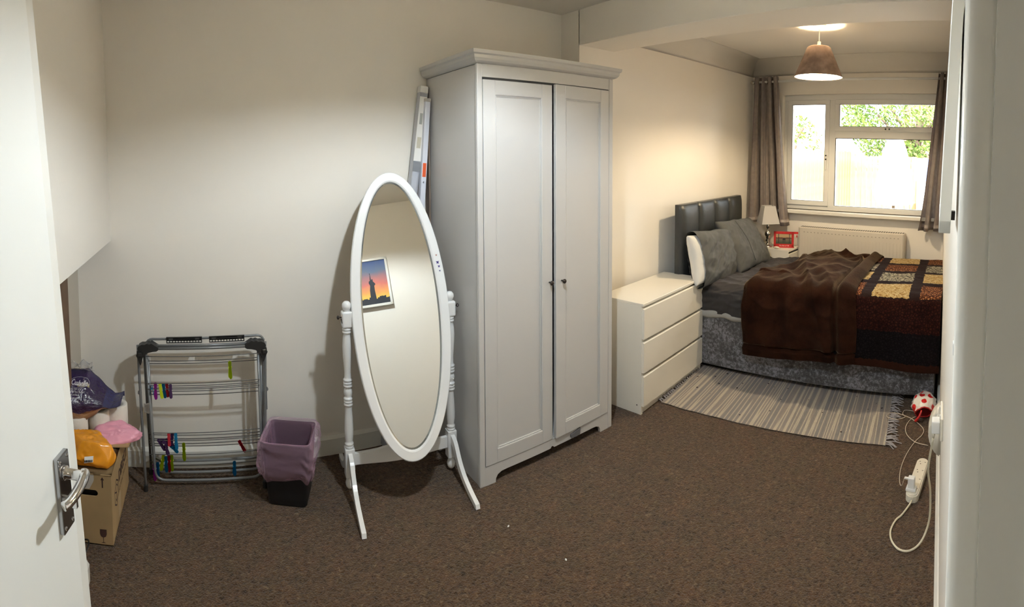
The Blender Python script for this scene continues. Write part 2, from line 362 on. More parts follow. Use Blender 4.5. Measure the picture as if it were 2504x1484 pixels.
def catmull(pts, sub=6):
    P = [Vector(p) for p in pts]
    if len(P) < 3 or sub <= 1: return P
    out = []
    Q = [2 * P[0] - P[1]] + P + [2 * P[-1] - P[-2]]
    for i in range(1, len(Q) - 2):
        for k in range(sub):
            t = k / sub; a, b, c, d = Q[i - 1], Q[i], Q[i + 1], Q[i + 2]
            out.append(0.5 * ((2 * b) + (c - a) * t + (2 * a - 5 * b + 4 * c - d) * t * t + (3 * b - a - 3 * c + d) * t ** 3))
    out.append(P[-1]); return out
def tube(bm, pts, r, n=8, sub=1, cap=True):
    P = catmull(pts, sub) if sub > 1 else [Vector(p) for p in pts]
    rad = r if callable(r) else (lambda t: r)
    N = len(P); up = None; rings = []
    for i, p in enumerate(P):
        d = (P[min(i + 1, N - 1)] - P[max(i - 1, 0)]).normalized()
        if up is None:
            up = Vector((0, 0, 1)) if abs(d.z) < 0.9 else Vector((1, 0, 0))
        s = d.cross(up)
        if s.length < 1e-6: s = d.cross(Vector((0, 1, 0)))
        s.normalize(); up = s.cross(d).normalized()
        rr = rad(i / max(N - 1, 1))
        rings.append([bm.verts.new(p + rr * (math.cos(2 * PI * k / n) * s + math.sin(2 * PI * k / n) * up)) for k in range(n)])
    fs = []
    for a in range(N - 1):
        for k in range(n): fs.append(bm.faces.new((rings[a][k], rings[a][(k + 1) % n], rings[a + 1][(k + 1) % n], rings[a + 1][k])))
    if cap: fs.append(bm.faces.new(list(reversed(rings[0])))); fs.append(bm.faces.new(rings[-1]))
    bmesh.ops.recalc_face_normals(bm, faces=fs)
    return bm
def rounded(pts, r, k=5):
    # round the corners of an open 3-D polyline
    P = [Vector(p) for p in pts]; out = [P[0]]
    for i in range(1, len(P) - 1):
        a = (P[i - 1] - P[i]).normalized(); b = (P[i + 1] - P[i]).normalized()
        A = P[i] + a * r; Bp = P[i] + b * r
        for j in range(k + 1):
            t = j / k; out.append((1 - t) ** 2 * A + 2 * t * (1 - t) * P[i] + t * t * Bp)
    out.append(P[-1]); return out
def grid(bm, nu, nv, fn, uvfn=None, closed=False):
    V = [[bm.verts.new(fn(i / nu, j / nv)) for j in range(nv + 1)] for i in range(nu + 1)]
    lay = bm.loops.layers.uv.verify() if uvfn else None
    for i in range(nu):
        for j in range(nv):
            f = bm.faces.new((V[i][j], V[i + 1][j], V[i + 1][j + 1], V[i][j + 1])); f.smooth = True
            if uvfn:
                for lp, (a, b) in zip(f.loops, ((i, j), (i + 1, j), (i + 1, j + 1), (i, j + 1))): lp[lay].uv = uvfn(a / nu, b / nv)
    return V
def sphere(bm, c, r, sx=1, sy=1, sz=1, seg=16):
    q = bmesh.ops.create_uvsphere(bm, u_segments=seg, v_segments=seg // 2 + 2, radius=r)
    bmesh.ops.transform(bm, matrix=Matrix.Translation(c) @ Matrix.Diagonal((sx, sy, sz, 1)), verts=q['verts'])
    return bm
def text(name, body, size, m, parent, mw, extrude=0.0003, align='LEFT', shear=0.0, bold=0.0):
    cu = bpy.data.curves.new(name, 'FONT'); cu.body = body; cu.size = size; cu.extrude = extrude; cu.align_x = align; cu.shear = shear; cu.offset = bold; cu.resolution_u = 3
    t = bpy.data.objects.new(name + '_tmp', cu); C.objects.link(t)
    dg = bpy.context.evaluated_depsgraph_get(); me = bpy.data.meshes.new_from_object(t.evaluated_get(dg))
    bpy.data.objects.remove(t); me.transform(mw); me.materials.clear(); me.materials.append(M[m] if isinstance(m, str) else m)
    o = bpy.data.objects.new(name, me); C.objects.link(o); o.parent = parent
    return o
def nz(x, y, z=0.0, s=1.0): return noise.noise(Vector((x * s, y * s, z * s)))
def fbm(x, y, z=0.0, s=1.0, o=3):
    a = 0; w = 1; t = 0
    for _ in range(o): a += w * nz(x, y, z, s); t += w; w *= 0.5; s *= 2.1
    return a / t

# ------------------------------------------------------------------ the rooms
RD = 2.588; HD = 2.41; LX = -0.505; CE = 2.49; NL = 2.171; NB = 2.489; BH = 2.269; WX = 4.428
bm = B(); box(bm, -0.85, WX + 0.3, -1.9, RD + 0.15, -0.12, 0.0); struct('floor', bm, 'carpet')
bm = B(); box(bm, -0.85, WX + 0.3, -1.9, RD + 0.15, CE, CE + 0.15); struct('ceiling', bm, 'ceil')
bm = B(); box(bm, -0.85, NL + 0.05, RD, RD + 0.15, 0, CE); struct('wall_back', bm, 'wall')
# nib at the end of the back wall and the headboard wall
bm = B(); box(bm, NL, WX + 0.3, HD, RD + 0.15, 0, CE); struct('wall_far_left', bm, 'wall')
# beam over the opening between the rooms
bm = B(); box(bm, NL, NB, -0.6, HD + 0.01, BH, CE + 0.01, 0.004, 1); struct('wall_beam', bm, 'wall')
# window wall with its opening
WY0, WY1, WZ0, WZ1 = 0.54, 2.085, 1.075, 2.16
bm = B(); box(bm, WX, WX + 0.3, WY1, RD + 0.1, 0, CE); box(bm, WX, WX + 0.3, -1.9, WY0, 0, CE)
box(bm, WX, WX + 0.3, WY0, WY1, 0, WZ0); box(bm, WX, WX + 0.3, WY0, WY1, WZ1, CE); struct('wall_window', bm, 'wall')
# coving along the headboard and window walls
def cove(r, n=10):
    return [(0, 0)] + [(r * (1 - math.sin(t * PI / 2 / n)), -r * (1 - math.cos(t * PI / 2 / n))) for t in range(n + 1)]
bm = B(); r = 0.15
pts = [(HD, CE)] + [(HD - r + r * math.sin(t * PI / 20), CE - r + r * math.cos(t * PI / 20)) for t in range(11)]
prism(bm, pts, 0, NB, WX); struct('trim_1', bm, 'ceil', smooth=True)
pts = [(WX, CE)] + [(WX - r + r * math.sin(t * PI / 20), CE - r + r * math.cos(t * PI / 20)) for t in range(11)]
bm = B(); prism(bm, pts, 1, 0.0, HD); struct('trim_2', bm, 'ceil', smooth=True)
# left wall, with the bulkhead over the alcove under the stairs
bm = B(); prism(bm, [(-0.4, 0), (1.83, 0), (1.60, 1.19), (1.60, CE), (-0.4, CE)], 0, LX - 0.1, LX); box(bm, LX - 0.1, LX, 1.60, RD, 1.185, CE)
struct('wall_left', bm, 'wall')
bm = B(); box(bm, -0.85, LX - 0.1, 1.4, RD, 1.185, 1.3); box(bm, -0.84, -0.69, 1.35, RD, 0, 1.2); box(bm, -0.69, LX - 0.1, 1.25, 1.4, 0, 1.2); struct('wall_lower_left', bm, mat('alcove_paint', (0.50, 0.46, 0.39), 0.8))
bm = B(); box(bm, -0.70, -0.662, 2.17, 2.295, 0, 1.185, 0.003, 1); struct('trim_3', bm, 'tan')
bm = B(); prism(bm, [(LX, 0), (LX + 0.016, 0), (LX + 0.016, 0.066), (LX + 0.006, 0.08), (LX, 0.08)], 1, 0.25, 1.835); struct('baseboard_left', bm, 'trim')
# back wall baseboard
bm = B(); prism(bm, [(RD, 0), (RD - 0.018, 0), (RD - 0.018, 0.085), (RD - 0.006, 0.10), (RD, 0.10)], 0, -0.69, NL); struct('baseboard_back', bm, 'trim')
bm = B(); prism(bm, [(HD, 0), (HD - 0.018, 0), (HD - 0.018, 0.085), (HD - 0.006, 0.10), (HD, 0.10)], 0, NL, WX); struct('baseboard_far_left', bm, 'trim')
# right wall (seen edge on), frame turned 7 degrees
WA = math.atan(0.127)
RW = Matrix.Translation((0, -0.04, 0)) @ Matrix.Rotation(WA, 4, 'Z')
def rwobj(name, bm, m, parent=None, smooth=False):
    bmesh.ops.transform(bm, matrix=RW, verts=bm.verts); return struct(name, bm, m, parent, smooth)
JR, JL, DH = 0.372, -0.405, 2.03
bm = B(); box(bm, JR, 4.75, -0.12, 0, 0, CE); box(bm, -0.60, JL, -0.12, 0, 0, CE); box(bm, JL, JR, -0.12, 0, DH, CE); rwobj('wall_right', bm, 'wall')
bm = B(); prism(bm, [(0, 0), (0.016, 0), (0.016, 0.08), (0.005, 0.095), (0, 0.095)], 0, JR + 0.07, 4.5); rwobj('baseboard_right', bm, 'trim')
# door lining and architrave around the doorway the camera stands in
bm = B(); box(bm, JR - 0.012, JR + 0.01, -0.13, 0.004, 0, DH); box(bm, JL - 0.01, JL + 0.02, -0.13, 0.004, 0, DH); box(bm, JL, JR, -0.13, 0.004, DH - 0.02, DH + 0.01)
box(bm, JR - 0.024, JR - 0.012, -0.13, -0.032, 0, DH - 0.02)
jam = rwobj('door_2', bm, 'trim')
def arch_profile(s):
    # bull-nosed architrave profile: x across the wall, y out from it
    pts = [(0, 0)] + [(0.010 * (1 - math.cos(t)) - 0.0, 0.026 * math.sin(t)) for t in [PI / 2 * k / 6 for k in range(1, 7)]] + [(0.05, 0.024), (0.062, 0.016), (0.066, 0)]
    return [(s * a, b) for a, b in pts]
bm = B(); prism(bm, [(JR - 0.006 + a, b) for a, b in arch_profile(1)], 2, 0, DH + 0.06); rwobj('trim_4', bm, 'trim', smooth=True)
bm = B(); prism(bm, [(JL + 0.006 + a, b) for a, b in arch_profile(-1)], 2, 0, DH + 0.06); rwobj('trim_5', bm, 'trim', smooth=True)
bm = B(); box(bm, JL - 0.06, JR + 0.06, 0, 0.017, DH + 0.0, DH + 0.066); rwobj('trim_6', bm, 'trim')
# hall behind the camera
bm = B(); box(bm, -0.85, 4.7, -1.95, -1.85, 0, CE); struct('wall_rear', bm, 'wall')
bm = B(); box(bm, -0.85, -0.75, -1.9, 1.3, 0, CE); struct('wall_rear_left', bm, 'wall')
bm = B(); box(bm, 1.3, 1.4, -1.9, 0.05, 0, CE); struct('wall_rear_right', bm, 'wall')

# ------------------------------------------------------------------ open door on the left
ha = math.atan2(0.983, 0.182)
dr = bpy.data.objects.new('door_1', None); C.objects.link(dr); dr['kind'] = 'structure'
TILT = math.radians(-3.6)
dr.matrix_world = Matrix.Translation((-0.4215, 0.126, 1.05)) @ Matrix.Rotation(ha, 4, 'Z') @ Matrix.Rotation(TILT, 4, 'X') @ Matrix.Translation((0, 0, -1.05))
bm = B(); box(bm, 0, 0.806, 0.0, 0.04, 0.02, 2.0, 0.002, 1); mk('door_leaf', bm, 'door', dr)
bm = B(); box(bm, 0.806, 0.838, 0.003, 0.04, 0.02, 2.0, 0.0015, 1); mk('door_lipping', bm, 'trim', dr)
# handle: local -y is towards the room side seen by the camera
bm = B(); box(bm, 0.740, 0.782, -0.010, 0.0, 0.932, 1.068, 0.002, 2); pl = mk('handle_plate', bm, 'chromedark', dr); pl['label'] = 'chrome backplate of the lever handle'
for zz in (0.941, 1.059):
    for xx in (0.747, 0.775):
        bm = B(); lathe(bm, [(0.0035, 0), (0.003, 0.0015), (0.001, 0.0018)], 8, Matrix.Translation((xx, -0.010, zz)) @ Matrix.Rotation(PI / 2, 4, 'X')); mk('plate_screw', bm, 'chrome', pl)
bm = B(); lathe(bm, [(0.0125, 0), (0.0125, 0.004), (0.0092, 0.006), (0.0092, 0.034), (0.0105, 0.040)], 18, Matrix.Translation((0.761, -0.010, 1.034)) @ Matrix.Rotation(PI / 2, 4, 'X')); 
tube(bm, [(0.770, -0.046, 1.034), (0.752, -0.051, 1.034), (0.725, -0.052, 1.030), (0.700, -0.049, 1.026), (0.688, -0.043, 1.024)], lambda t: 0.0098 - 0.002 * t, 12, 5)
mk('lever', bm, 'chrome', dr, True)
bm = B(); lathe(bm, [(0.009, 0), (0.009, 0.010), (0.007, 0.012)], 14, Matrix.Translation((0.761, -0.010, 0.982)) @ Matrix.Rotation(PI / 2, 4, 'X')); box(bm, 0.757, 0.765, -0.030, -0.020, 0.973, 0.991, 0.001, 1); mk('snib', bm, 'chrome', dr)

# ------------------------------------------------------------------ window
win = bpy.data.objects.new('window_1', None); C.objects.link(win); win['kind'] = 'structure'
FX0, FX1 = WX + 0.06, WX + 0.13   # frame depth
def wbox(y0, y1, z0, z1, x0=FX0, x1=FX1, bev=0.004): 
    b_ = B(); box(b_, x0, x1, y0, y1, z0, z1, bev, 2); return b_
bm = B()
for a in ((WY0, WY1, WZ1 - 0.055, WZ1), (WY0, WY1, WZ0, WZ0 + 0.045), (WY0, WY0 + 0.05, WZ0 + 0.045, WZ1 - 0.055), (WY1 - 0.05, WY1, WZ0 + 0.045, WZ1 - 0.055)): box(bm, FX0, FX1, *a, 0.002, 1)
box(bm, FX0, FX1, 1.565, 1.625, WZ0 + 0.045, WZ1 - 0.055, 0.002, 1)      # mullion
box(bm, FX0, FX1, WY0 + 0.05, 1.565, 1.755, 1.825, 0.002, 1)    # transom
mk('frame', bm, 'upvc', win)
def sash(y0, y1, z0, z1, t=0.042, nm='sash'):
    b_ = B(); x0, x1 = FX0 - 0.014, FX1 - 0.02
    for a in ((y0, y1, z1 - t, z1), (y0, y1, z0, z0 + t), (y0, y0 + t, z0 + t, z1 - t), (y1 - t, y1, z0 + t, z1 - t)): box(b_, x0, x1, *a, 0.002, 1)
    s_ = mk(nm, b_, 'upvc', win)
    g = B()
    for a in ((y0 + t - .002, y1 - t + .002, z1 - t - .004, z1 - t + .001), (y0 + t - .002, y1 - t + .002, z0 + t - .001, z0 + t + .003), (y0 + t - .001, y0 + t + .003, z0 + t, z1 - t), (y1 - t - .003, y1 - t + .001, z0 + t, z1 - t)):
        box(g, x0 + 0.004, x0 + 0.0099, *a)
    mk('gasket', g, 'gasket', s_)
    g = B(); box(g, FX0 + 0.02, FX0 + 0.024, y0 + t, y1 - t, z0 + t, z1 - t); mk('pane', g, 'glass', s_)
    return s_
s1 = sash(1.622, 2.045, WZ0 + 0.04, WZ1 - 0.05)
s2 = sash(WY0 + 0.05, 1.568, 1.82, WZ1 - 0.05)
g = B(); box(g, FX0 + 0.02, FX0 + 0.024, WY0 + 0.05, 1.565, WZ0 + 0.045, 1.755); mk('pane', g, 'glass', win)
g = B()
for a in ((WY0 + .05, 1.567, 1.750, 1.756), (WY0 + .05, 1.567, WZ0 + .044, WZ0 + .048), (1.561, 1.566, WZ0 + .045, 1.755)): box(g, FX0 + 0.008, FX0 + 0.014, *a)
mk('gasket', g, 'gasket', win)
bm = B(); box(bm, FX0 - 0.03, FX0 - 0.014, 1.632, 1.65, 1.54, 1.60, 0.003, 1); box(bm, FX0 - 0.04, FX0 - 0.028, 1.636, 1.648, 1.46, 1.57, 0.003, 1)
h1 = mk('casement_handle', bm, 'white', win)
bm = B(); box(bm, FX0 - 0.0425, FX0 - 0.030, 1.636, 1.648, 1.585, 1.597, 0.002, 1); box(bm, FX0 - 0.0425, FX0 - 0.030, 1.636, 1.648, 1.548, 1.562, 0.002, 1); mk('handle_screw', bm, 'black', h1)
bm = B(); box(bm, FX0 - 0.03, FX0 - 0.014, 1.02, 1.09, 1.832, 1.85, 0.003, 1); box(bm, FX0 - 0.04, FX0 - 0.028, 0.92, 1.07, 1.836, 1.847, 0.003, 1)
h2 = mk('fanlight_handle', bm, 'white', win)
bm = B(); box(bm, FX0 - 0.0425, FX0 - 0.030, 1.035, 1.049, 1.834, 1.848, 0.002, 1); box(bm, FX0 - 0.0425, FX0 - 0.030, 1.07, 1.084, 1.834, 1.848, 0.002, 1); mk('handle_screw', bm, 'black', h2)
bm = B(); box(bm, WX - 0.075, FX0, WY0 - 0.05, WY1 + 0.03, WZ0 - 0.032, WZ0, 0.006, 2); mk('window_sill', bm, 'trim', win)

# curtain rod and curtains
t = thing('curtain_pole', 'slim white curtain pole above the bedroom window with end stop', 'curtain pole')
ZR = 2.275
bm = B(); tube(bm, [(WX - 0.1, 0.50, ZR), (WX - 0.1, 2.36, ZR)], 0.0115, 12); mk('pole', bm, 'upvc', t, True)
for yy in (0.50, 2.355):
    bm = B(); lathe(bm, [(0.017, 0), (0.019, 0.006), (0.019, 0.03), (0.015, 0.036)], 16, Matrix.Translation((WX - 0.1, yy - 0.015, ZR)) @ Matrix.Rotation(-PI / 2, 4, 'X')); mk('finial', bm, 'brass', t, True)
for yy in (0.56, 2.33):
    bm = B(); tube(bm, [(WX - 0.002, yy, ZR), (WX - 0.09, yy, ZR)], 0.008, 8); tube(bm, [(WX - 0.004, yy, ZR - 0.03), (WX - 0.004, yy, ZR + 0.03)], 0.014, 8); mk('bracket', bm, 'upvc', t)
def curtain(yt0, yt1, yb0, yb1, zb, label, folds, seed, amp=0.035, lenw=1.1):
    t = thing('curtain', label, 'curtain', (WX - 0.1, (yt0 + yt1) / 2, zb), group=None)
    ym = (yt0 + yt1) / 2
    def f(u, v):
        k = 1 - v    # v 0 bottom .. 1 top
        y0 = yb0 + (yt0 - yb0) * v ** 0.8; y1 = yb1 + (yt1 - yb1) * v ** 0.8
        ph = u * folds * 2 * PI + seed
        a = amp * (0.75 + 0.45 * math.sin(seed * 3 + u * 7)) * (0.8 + 0.35 * k)
        x = -a * math.sin(ph + 0.5 * k * math.sin(u * 9 + seed)) 
        y = y0 + (y1 - y0) * u + 0.010 * math.sin(2 * ph) + 0.010 * k * nz(u * 6, v * 2, seed)
        z = (ZR + 0.045) * v + zb * (1 - v) + (0.006 * math.sin(ph * 0.5 + seed) if v < 0.01 else 0)
        return Vector((x, y - ym, z - zb))
    bm = B(); grid(bm, 110, 30, f, lambda u, v: (u * lenw, v * 1.4))
    bmesh.ops.solidify(bm, geom=list(bm.faces), thickness=0.003)
    mk('fabric', bm, 'curtain', t, True)
    bm = B(); grid(bm, 110, 2, lambda u, v: f(u, 0.02 + 0.02 * v) + Vector((-0.003, 0, 0)), lambda u, v: (u * lenw + 3, v * .03)); mk('hem', bm, 'curtain', t, True)
    for i in range(int(folds)):
        yy = yt0 + (yt1 - yt0) * (i + 0.5) / int(folds) - ym
        bm = B(); ring = [(0.019 * math.cos(a), 0, 0.019 * math.sin(a)) for a in [2 * PI * k / 14 for k in range(15)]]
        tube(bm, ring, 0.004, 6); bmesh.ops.transform(bm, matrix=Matrix.Translation((0, yy, ZR - zb)) @ Matrix.Rotation(0.35, 4, 'Z'), verts=bm.verts); mk('eyelet', bm, 'brass', t, True)
    return t
curtain(2.315, 2.085, 2.350, 1.945, 0.93, 'taupe striped curtain hanging left of the window behind the bedside lamp', 3.5, 0.6, amp=0.042)
curtain(0.60, 0.45, 0.74, 0.44, 0.965, 'taupe striped curtain hanging right of the window next to the picture edge', 3.5, 2.1, amp=0.036)

# radiator under the window
t = thing('radiator', 'white panel radiator on the wall under the bedroom window', 'radiator', (WX - 0.052, 1.35, 0.30))
bm = B(); box(bm, -0.05, -0.035, -0.49, 0.49, 0, 0.62, 0.006, 2)
for i in range(30):
    y = -0.465 + i * 0.031; box(bm, -0.0515, -0.048, y, y + 0.010, 0.03, 0.54, 0.001, 1)
mk('front_panel', bm, 'rad', t)
bm = B(); box(bm, -0.034, 0.03, -0.495, 0.495, 0.60, 0.625, 0.004, 1); gr = mk('top_grille', bm, 'rad', t)
bm = B()
for i in range(46): box(bm, -0.030, 0.022, -0.485 + i * 0.0213, -0.485 + i * 0.0213 + 0.010, 0.624, 0.6262)
mk('grille_slot', bm, 'wardgap', gr)['kind'] = 'stuff'
bm = B()
for i in range(27): box(bm, -0.0515, -0.0495, -0.45 + i * 0.034, -0.45 + i * 0.034 + 0.011, 0.578, 0.584)
mk('panel_slot', bm, mat('radiator_slot', (0.30, 0.27, 0.22), 0.7), t)['kind'] = 'stuff'
for s in (-1, 1):
    bm = B(); box(bm, -0.05, 0.035, s * 0.495 - 0.003, s * 0.495 + 0.003, 0.01, 0.62, 0.002, 1); mk('side_cover', bm, 'rad', t)
for y_ in (-0.35, 0.32):
    bm = B(); box(bm, 0.0, 0.048, y_, y_ + 0.03, 0.1, 0.5); mk('bracket', bm, 'rad', t)
bm = B(); tube(bm, [(-0.005, -0.52, -0.295), (-0.005, -0.52, 0.03), (-0.005, -0.49, 0.05)], 0.009, 8, 1); mk('pipe', bm, 'trim', t, True)

# ------------------------------------------------------------------ pendants
def pendant(loc, ztop, zbot, rt, rb, label, m, ceil_z=CE, thick=True):
    t = thing('pendant_lamp', label, 'ceiling lamp', (loc[0], loc[1], ceil_z))
    bm = B(); lathe(bm, [(0.045, 0), (0.045, -0.012), (0.03, -0.03), (0.008, -0.034)], 20); mk('ceiling_rose', bm, 'white', t, True)
    bm = B(); tube(bm, [(0, 0, -0.02), (0, 0, ztop + 0.03 - ceil_z)], 0.003, 6); mk('flex', bm, 'white', t)
    zt, zb = ztop - ceil_z, zbot - ceil_z
    bm = B(); lathe(bm, [(0.012, 0.035 + zt), (0.014, 0.0 + zt), (0.016, -0.005 + zt), (0.016, -0.04 + zt)], 14); mk('lamp_holder', bm, 'white', t, True)
    bm = B(); pr = [(rt * 0.86, zt), (rt * 0.97, zt - 0.006), (rt + 0.004, zt - 0.018), (rb, zb)]
    lathe(bm, pr, 40, cap=False)
    if thick: bmesh.ops.solidify(bm, geom=list(bm.faces), thickness=0.002)
    sh = mk('shade', bm, m, t, True)
    bm = B(); ring = [(rb * math.cos(a), rb * math.sin(a), zb) for a in [2 * PI * k / 40 for k in range(41)]]; tube(bm, ring, 0.0022, 5); mk('rim', bm, 'knob', sh, True)
    for k in range(3):
        bm = B(); a = 2 * PI * k / 3; tube(bm, [(0.018 * math.cos(a), 0.018 * math.sin(a), zt - 0.006), (rt * 0.95 * math.cos(a), rt * 0.95 * math.sin(a), zt - 0.006)], 0.0015, 5); mk('spider_arm', bm, 'chrome', t)
    return t, zt
def shademat(name, out, inn):
    m = bpy.data.materials.new(name); m.use_nodes = True; n, l = nodes_of(m); b = n['Principled BSDF']; o = n['Material Output']
    tc = n.new('ShaderNodeTexCoord'); t = n.new('ShaderNodeTexNoise'); t.inputs['Scale'].default_value = 18; t.inputs['Detail'].default_value = 5; l.new(tc.outputs['Object'], t.inputs['Vector'])
    r = ramp(n, [(0.35, tuple(c * 0.75 for c in out)), (0.65, tuple(c * 1.2 for c in out))]); l.new(t.outputs['Fac'], r.inputs[0]); l.new(r.outputs[0], b.inputs['Base Color'])
    b.inputs['Roughness'].default_value = 0.8
    tl = n.new('ShaderNodeBsdfTranslucent'); l.new(r.outputs[0], tl.inputs[0]); mx = n.new('ShaderNodeMixShader'); mx.inputs[0].default_value = inn
    l.new(b.outputs[0], mx.inputs[1]); l.new(tl.outputs[0], mx.inputs[2]); l.new(mx.outputs[0], o.inputs[0])
    return m
M['suede'] = shademat('suede_shade', (0.36, 0.25, 0.19), 0.10)
M['linenshade'] = shademat('linen_shade', (0.93, 0.77, 0.55), 0.86)
M['shadelining'] = mat('shade_lining', (0.85, 0.80, 0.70), 0.6)
p1, zt = pendant((3.30, 1.285), 2.340, 2.132, 0.083, 0.168, 'brown conical pendant shade with a lit bulb hanging in the bedroom', 'suede')
bm = B(); zt_, zb_ = 2.336 - CE, 2.134 - CE; lathe(bm, [(0.082, zt_ - 0.02), (0.164, zb_)], 40, cap=False); mk('lining', bm, 'shadelining', [c for c in C.objects if c.name == 'shade'][0], True)
bm = B(); sphere(bm, (0, 0, 2.225 - CE), 0.028, sz=1.3); mk('bulb', bm, 'glass', p1, True)
p2, zt = pendant((0.86, 1.13), 2.385, 2.192, 0.08, 0.20, 'pendant lamp on the ceiling of the near room over the carpet', 'linenshade', thick=False)
bm = B(); sphere(bm, (0, 0, 2.29 - CE), 0.026, sz=1.3); mk('bulb', bm, 'glass', p2, True)

# ------------------------------------------------------------------ wardrobe
WL, WR, WF, WT = 1.195, 2.070, 2.023, 2.005
WW = WR - WL; WD = 2.572 - WF
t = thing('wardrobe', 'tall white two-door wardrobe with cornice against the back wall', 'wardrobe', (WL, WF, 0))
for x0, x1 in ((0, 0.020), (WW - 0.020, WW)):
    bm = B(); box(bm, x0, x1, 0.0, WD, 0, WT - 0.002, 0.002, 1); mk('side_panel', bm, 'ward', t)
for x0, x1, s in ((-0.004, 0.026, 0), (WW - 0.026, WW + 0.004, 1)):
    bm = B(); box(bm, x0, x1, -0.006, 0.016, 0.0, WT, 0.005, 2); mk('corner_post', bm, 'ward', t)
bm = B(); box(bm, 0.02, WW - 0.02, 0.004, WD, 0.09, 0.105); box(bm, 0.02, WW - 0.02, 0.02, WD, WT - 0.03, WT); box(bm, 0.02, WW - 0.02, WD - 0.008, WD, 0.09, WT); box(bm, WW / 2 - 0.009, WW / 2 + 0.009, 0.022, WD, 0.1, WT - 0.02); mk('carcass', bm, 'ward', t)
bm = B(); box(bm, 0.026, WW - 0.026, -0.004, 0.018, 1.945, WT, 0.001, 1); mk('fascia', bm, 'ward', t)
bm = B(); box(bm, 0.03, WW - 0.03, 0.0, 0.02, 1.934, 1.95); mk('gap_shadow', bm, 'wardgap', t)
# plinth with shaped bottom edge
pp = [(0.026, 0), (0.085, 0), (0.088, 0.02), (0.098, 0.036), (0.12, 0.045), (0.15, 0.047)]
pp += [(WW / 2 - 0.03, 0.047), (WW / 2 - 0.012, 0.047), (WW / 2 - 0.004, 0.056), (WW / 2 + 0.004, 0.056), (WW / 2 + 0.012, 0.047)]
pp += [(WW - a, z) for a, z in reversed([(0.026, 0), (0.085, 0), (0.088, 0.02), (0.098, 0.036), (0.12, 0.045), (0.15, 0.047)])] + [(WW - 0.026, 0.094), (0.026, 0.094)]
bm = B(); prism(bm, pp, 1, -0.003, 0.016); mk('plinth', bm, 'ward', t)
# cornice: mitred moulding on front and sides
prof = [(0, 0), (0.012, 0.004), (0.022, 0.010), (0.030, 0.022), (0.032, 0.036), (0.040, 0.042), (0.042, 0.058), (0.0, 0.058)]
bm = B()
def ringat(d, z): return [(-d, WD), (-d, -d), (WW + d, -d), (WW + d, WD)]
rows = [[bm.verts.new((x, y, WT + z)) for x, y in ringat(d, z)] for d, z in prof]
for a in range(len(rows) - 1):
    for k in range(3): bm.faces.new((rows[a][k], rows[a][k + 1], rows[a + 1][k + 1], rows[a + 1][k]))
bm.faces.new([r_[0] for r_ in rows]); bm.faces.new([r_[3] for r_ in rows])
bm.faces.new((rows[-1][0], rows[-1][1], rows[-1][2], rows[-1][3])); bm.faces.new(rows[0])
bmesh.ops.recalc_face_normals(bm, faces=list(bm.faces)); mk('cornice', bm, 'ward', t)
def wdoor(x0, x1, z0, z1, knobx, y=-0.006, ang=0.0, hinge=0):
    w = x1 - x0; h = z1 - z0; e = bpy.data.objects.new('pivot', None)
    bm = B(); st = 0.066
    a = (0, w, 0, h); T = 0.020
    # frame
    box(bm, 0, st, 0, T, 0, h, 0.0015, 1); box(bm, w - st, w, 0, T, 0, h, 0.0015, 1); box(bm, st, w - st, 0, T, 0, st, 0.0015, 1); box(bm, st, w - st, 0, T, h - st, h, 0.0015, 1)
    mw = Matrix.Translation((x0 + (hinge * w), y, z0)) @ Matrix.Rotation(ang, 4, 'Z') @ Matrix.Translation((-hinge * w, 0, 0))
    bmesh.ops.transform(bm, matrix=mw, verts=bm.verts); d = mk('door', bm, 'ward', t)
    bm = B(); box(bm, st - 0.002, w - st + 0.002, 0.0085, T - 0.002, st - 0.002, h - st + 0.002)
    bmesh.ops.transform(bm, matrix=mw, verts=bm.verts); mk('door_panel', bm, 'ward', d)
    bm = B(); q = 0.010   # bead moulding inside the frame
    for o_ in (0, 1):
        i0 = st + o_ * 0.007; zz = h - i0; 
        ln = [(i0, 0.004 + 0.004 * o_, i0), (w - i0, 0.004 + 0.004 * o_, i0), (w - i0, 0.004 + 0.004 * o_, zz), (i0, 0.004 + 0.004 * o_, zz), (i0, 0.004 + 0.004 * o_, i0)]
        for k in range(4): tube(bm, [ln[k], ln[k + 1]], 0.0042, 6)
    bmesh.ops.transform(bm, matrix=mw, verts=bm.verts); mk('panel_bead', bm, 'ward', d)
    bm = B(); lathe(bm, [(0.004, 0), (0.004, 0.012), (0.010, 0.017), (0.0125, 0.023), (0.010, 0.028), (0.004, 0.030)], 14, mw @ Matrix.Translation((knobx, 0, 0.929 - z0)) @ Matrix.Rotation(PI / 2, 4, 'X')); mk('knob', bm, 'knob', d, True)
wdoor(0.029, 0.438, 0.096, 1.934, 0.388)
wdoor(0.452, WW - 0.028, 0.096, 1.940, 0.038, ang=0.03, hinge=1)
bm = B(); prism(bm, [(0.56, 0.064), (0.565, 0.056), (0.60, 0.052), (0.625, 0.056), (0.63, 0.090), (0.56, 0.074)], 1, -0.012, -0.004); fl_ = mk('grey_flap', bm, mat('grey_felt', (0.13, 0.13, 0.14), 0.8), t); fl_['label'] = 'grey flap poking out under the right door'

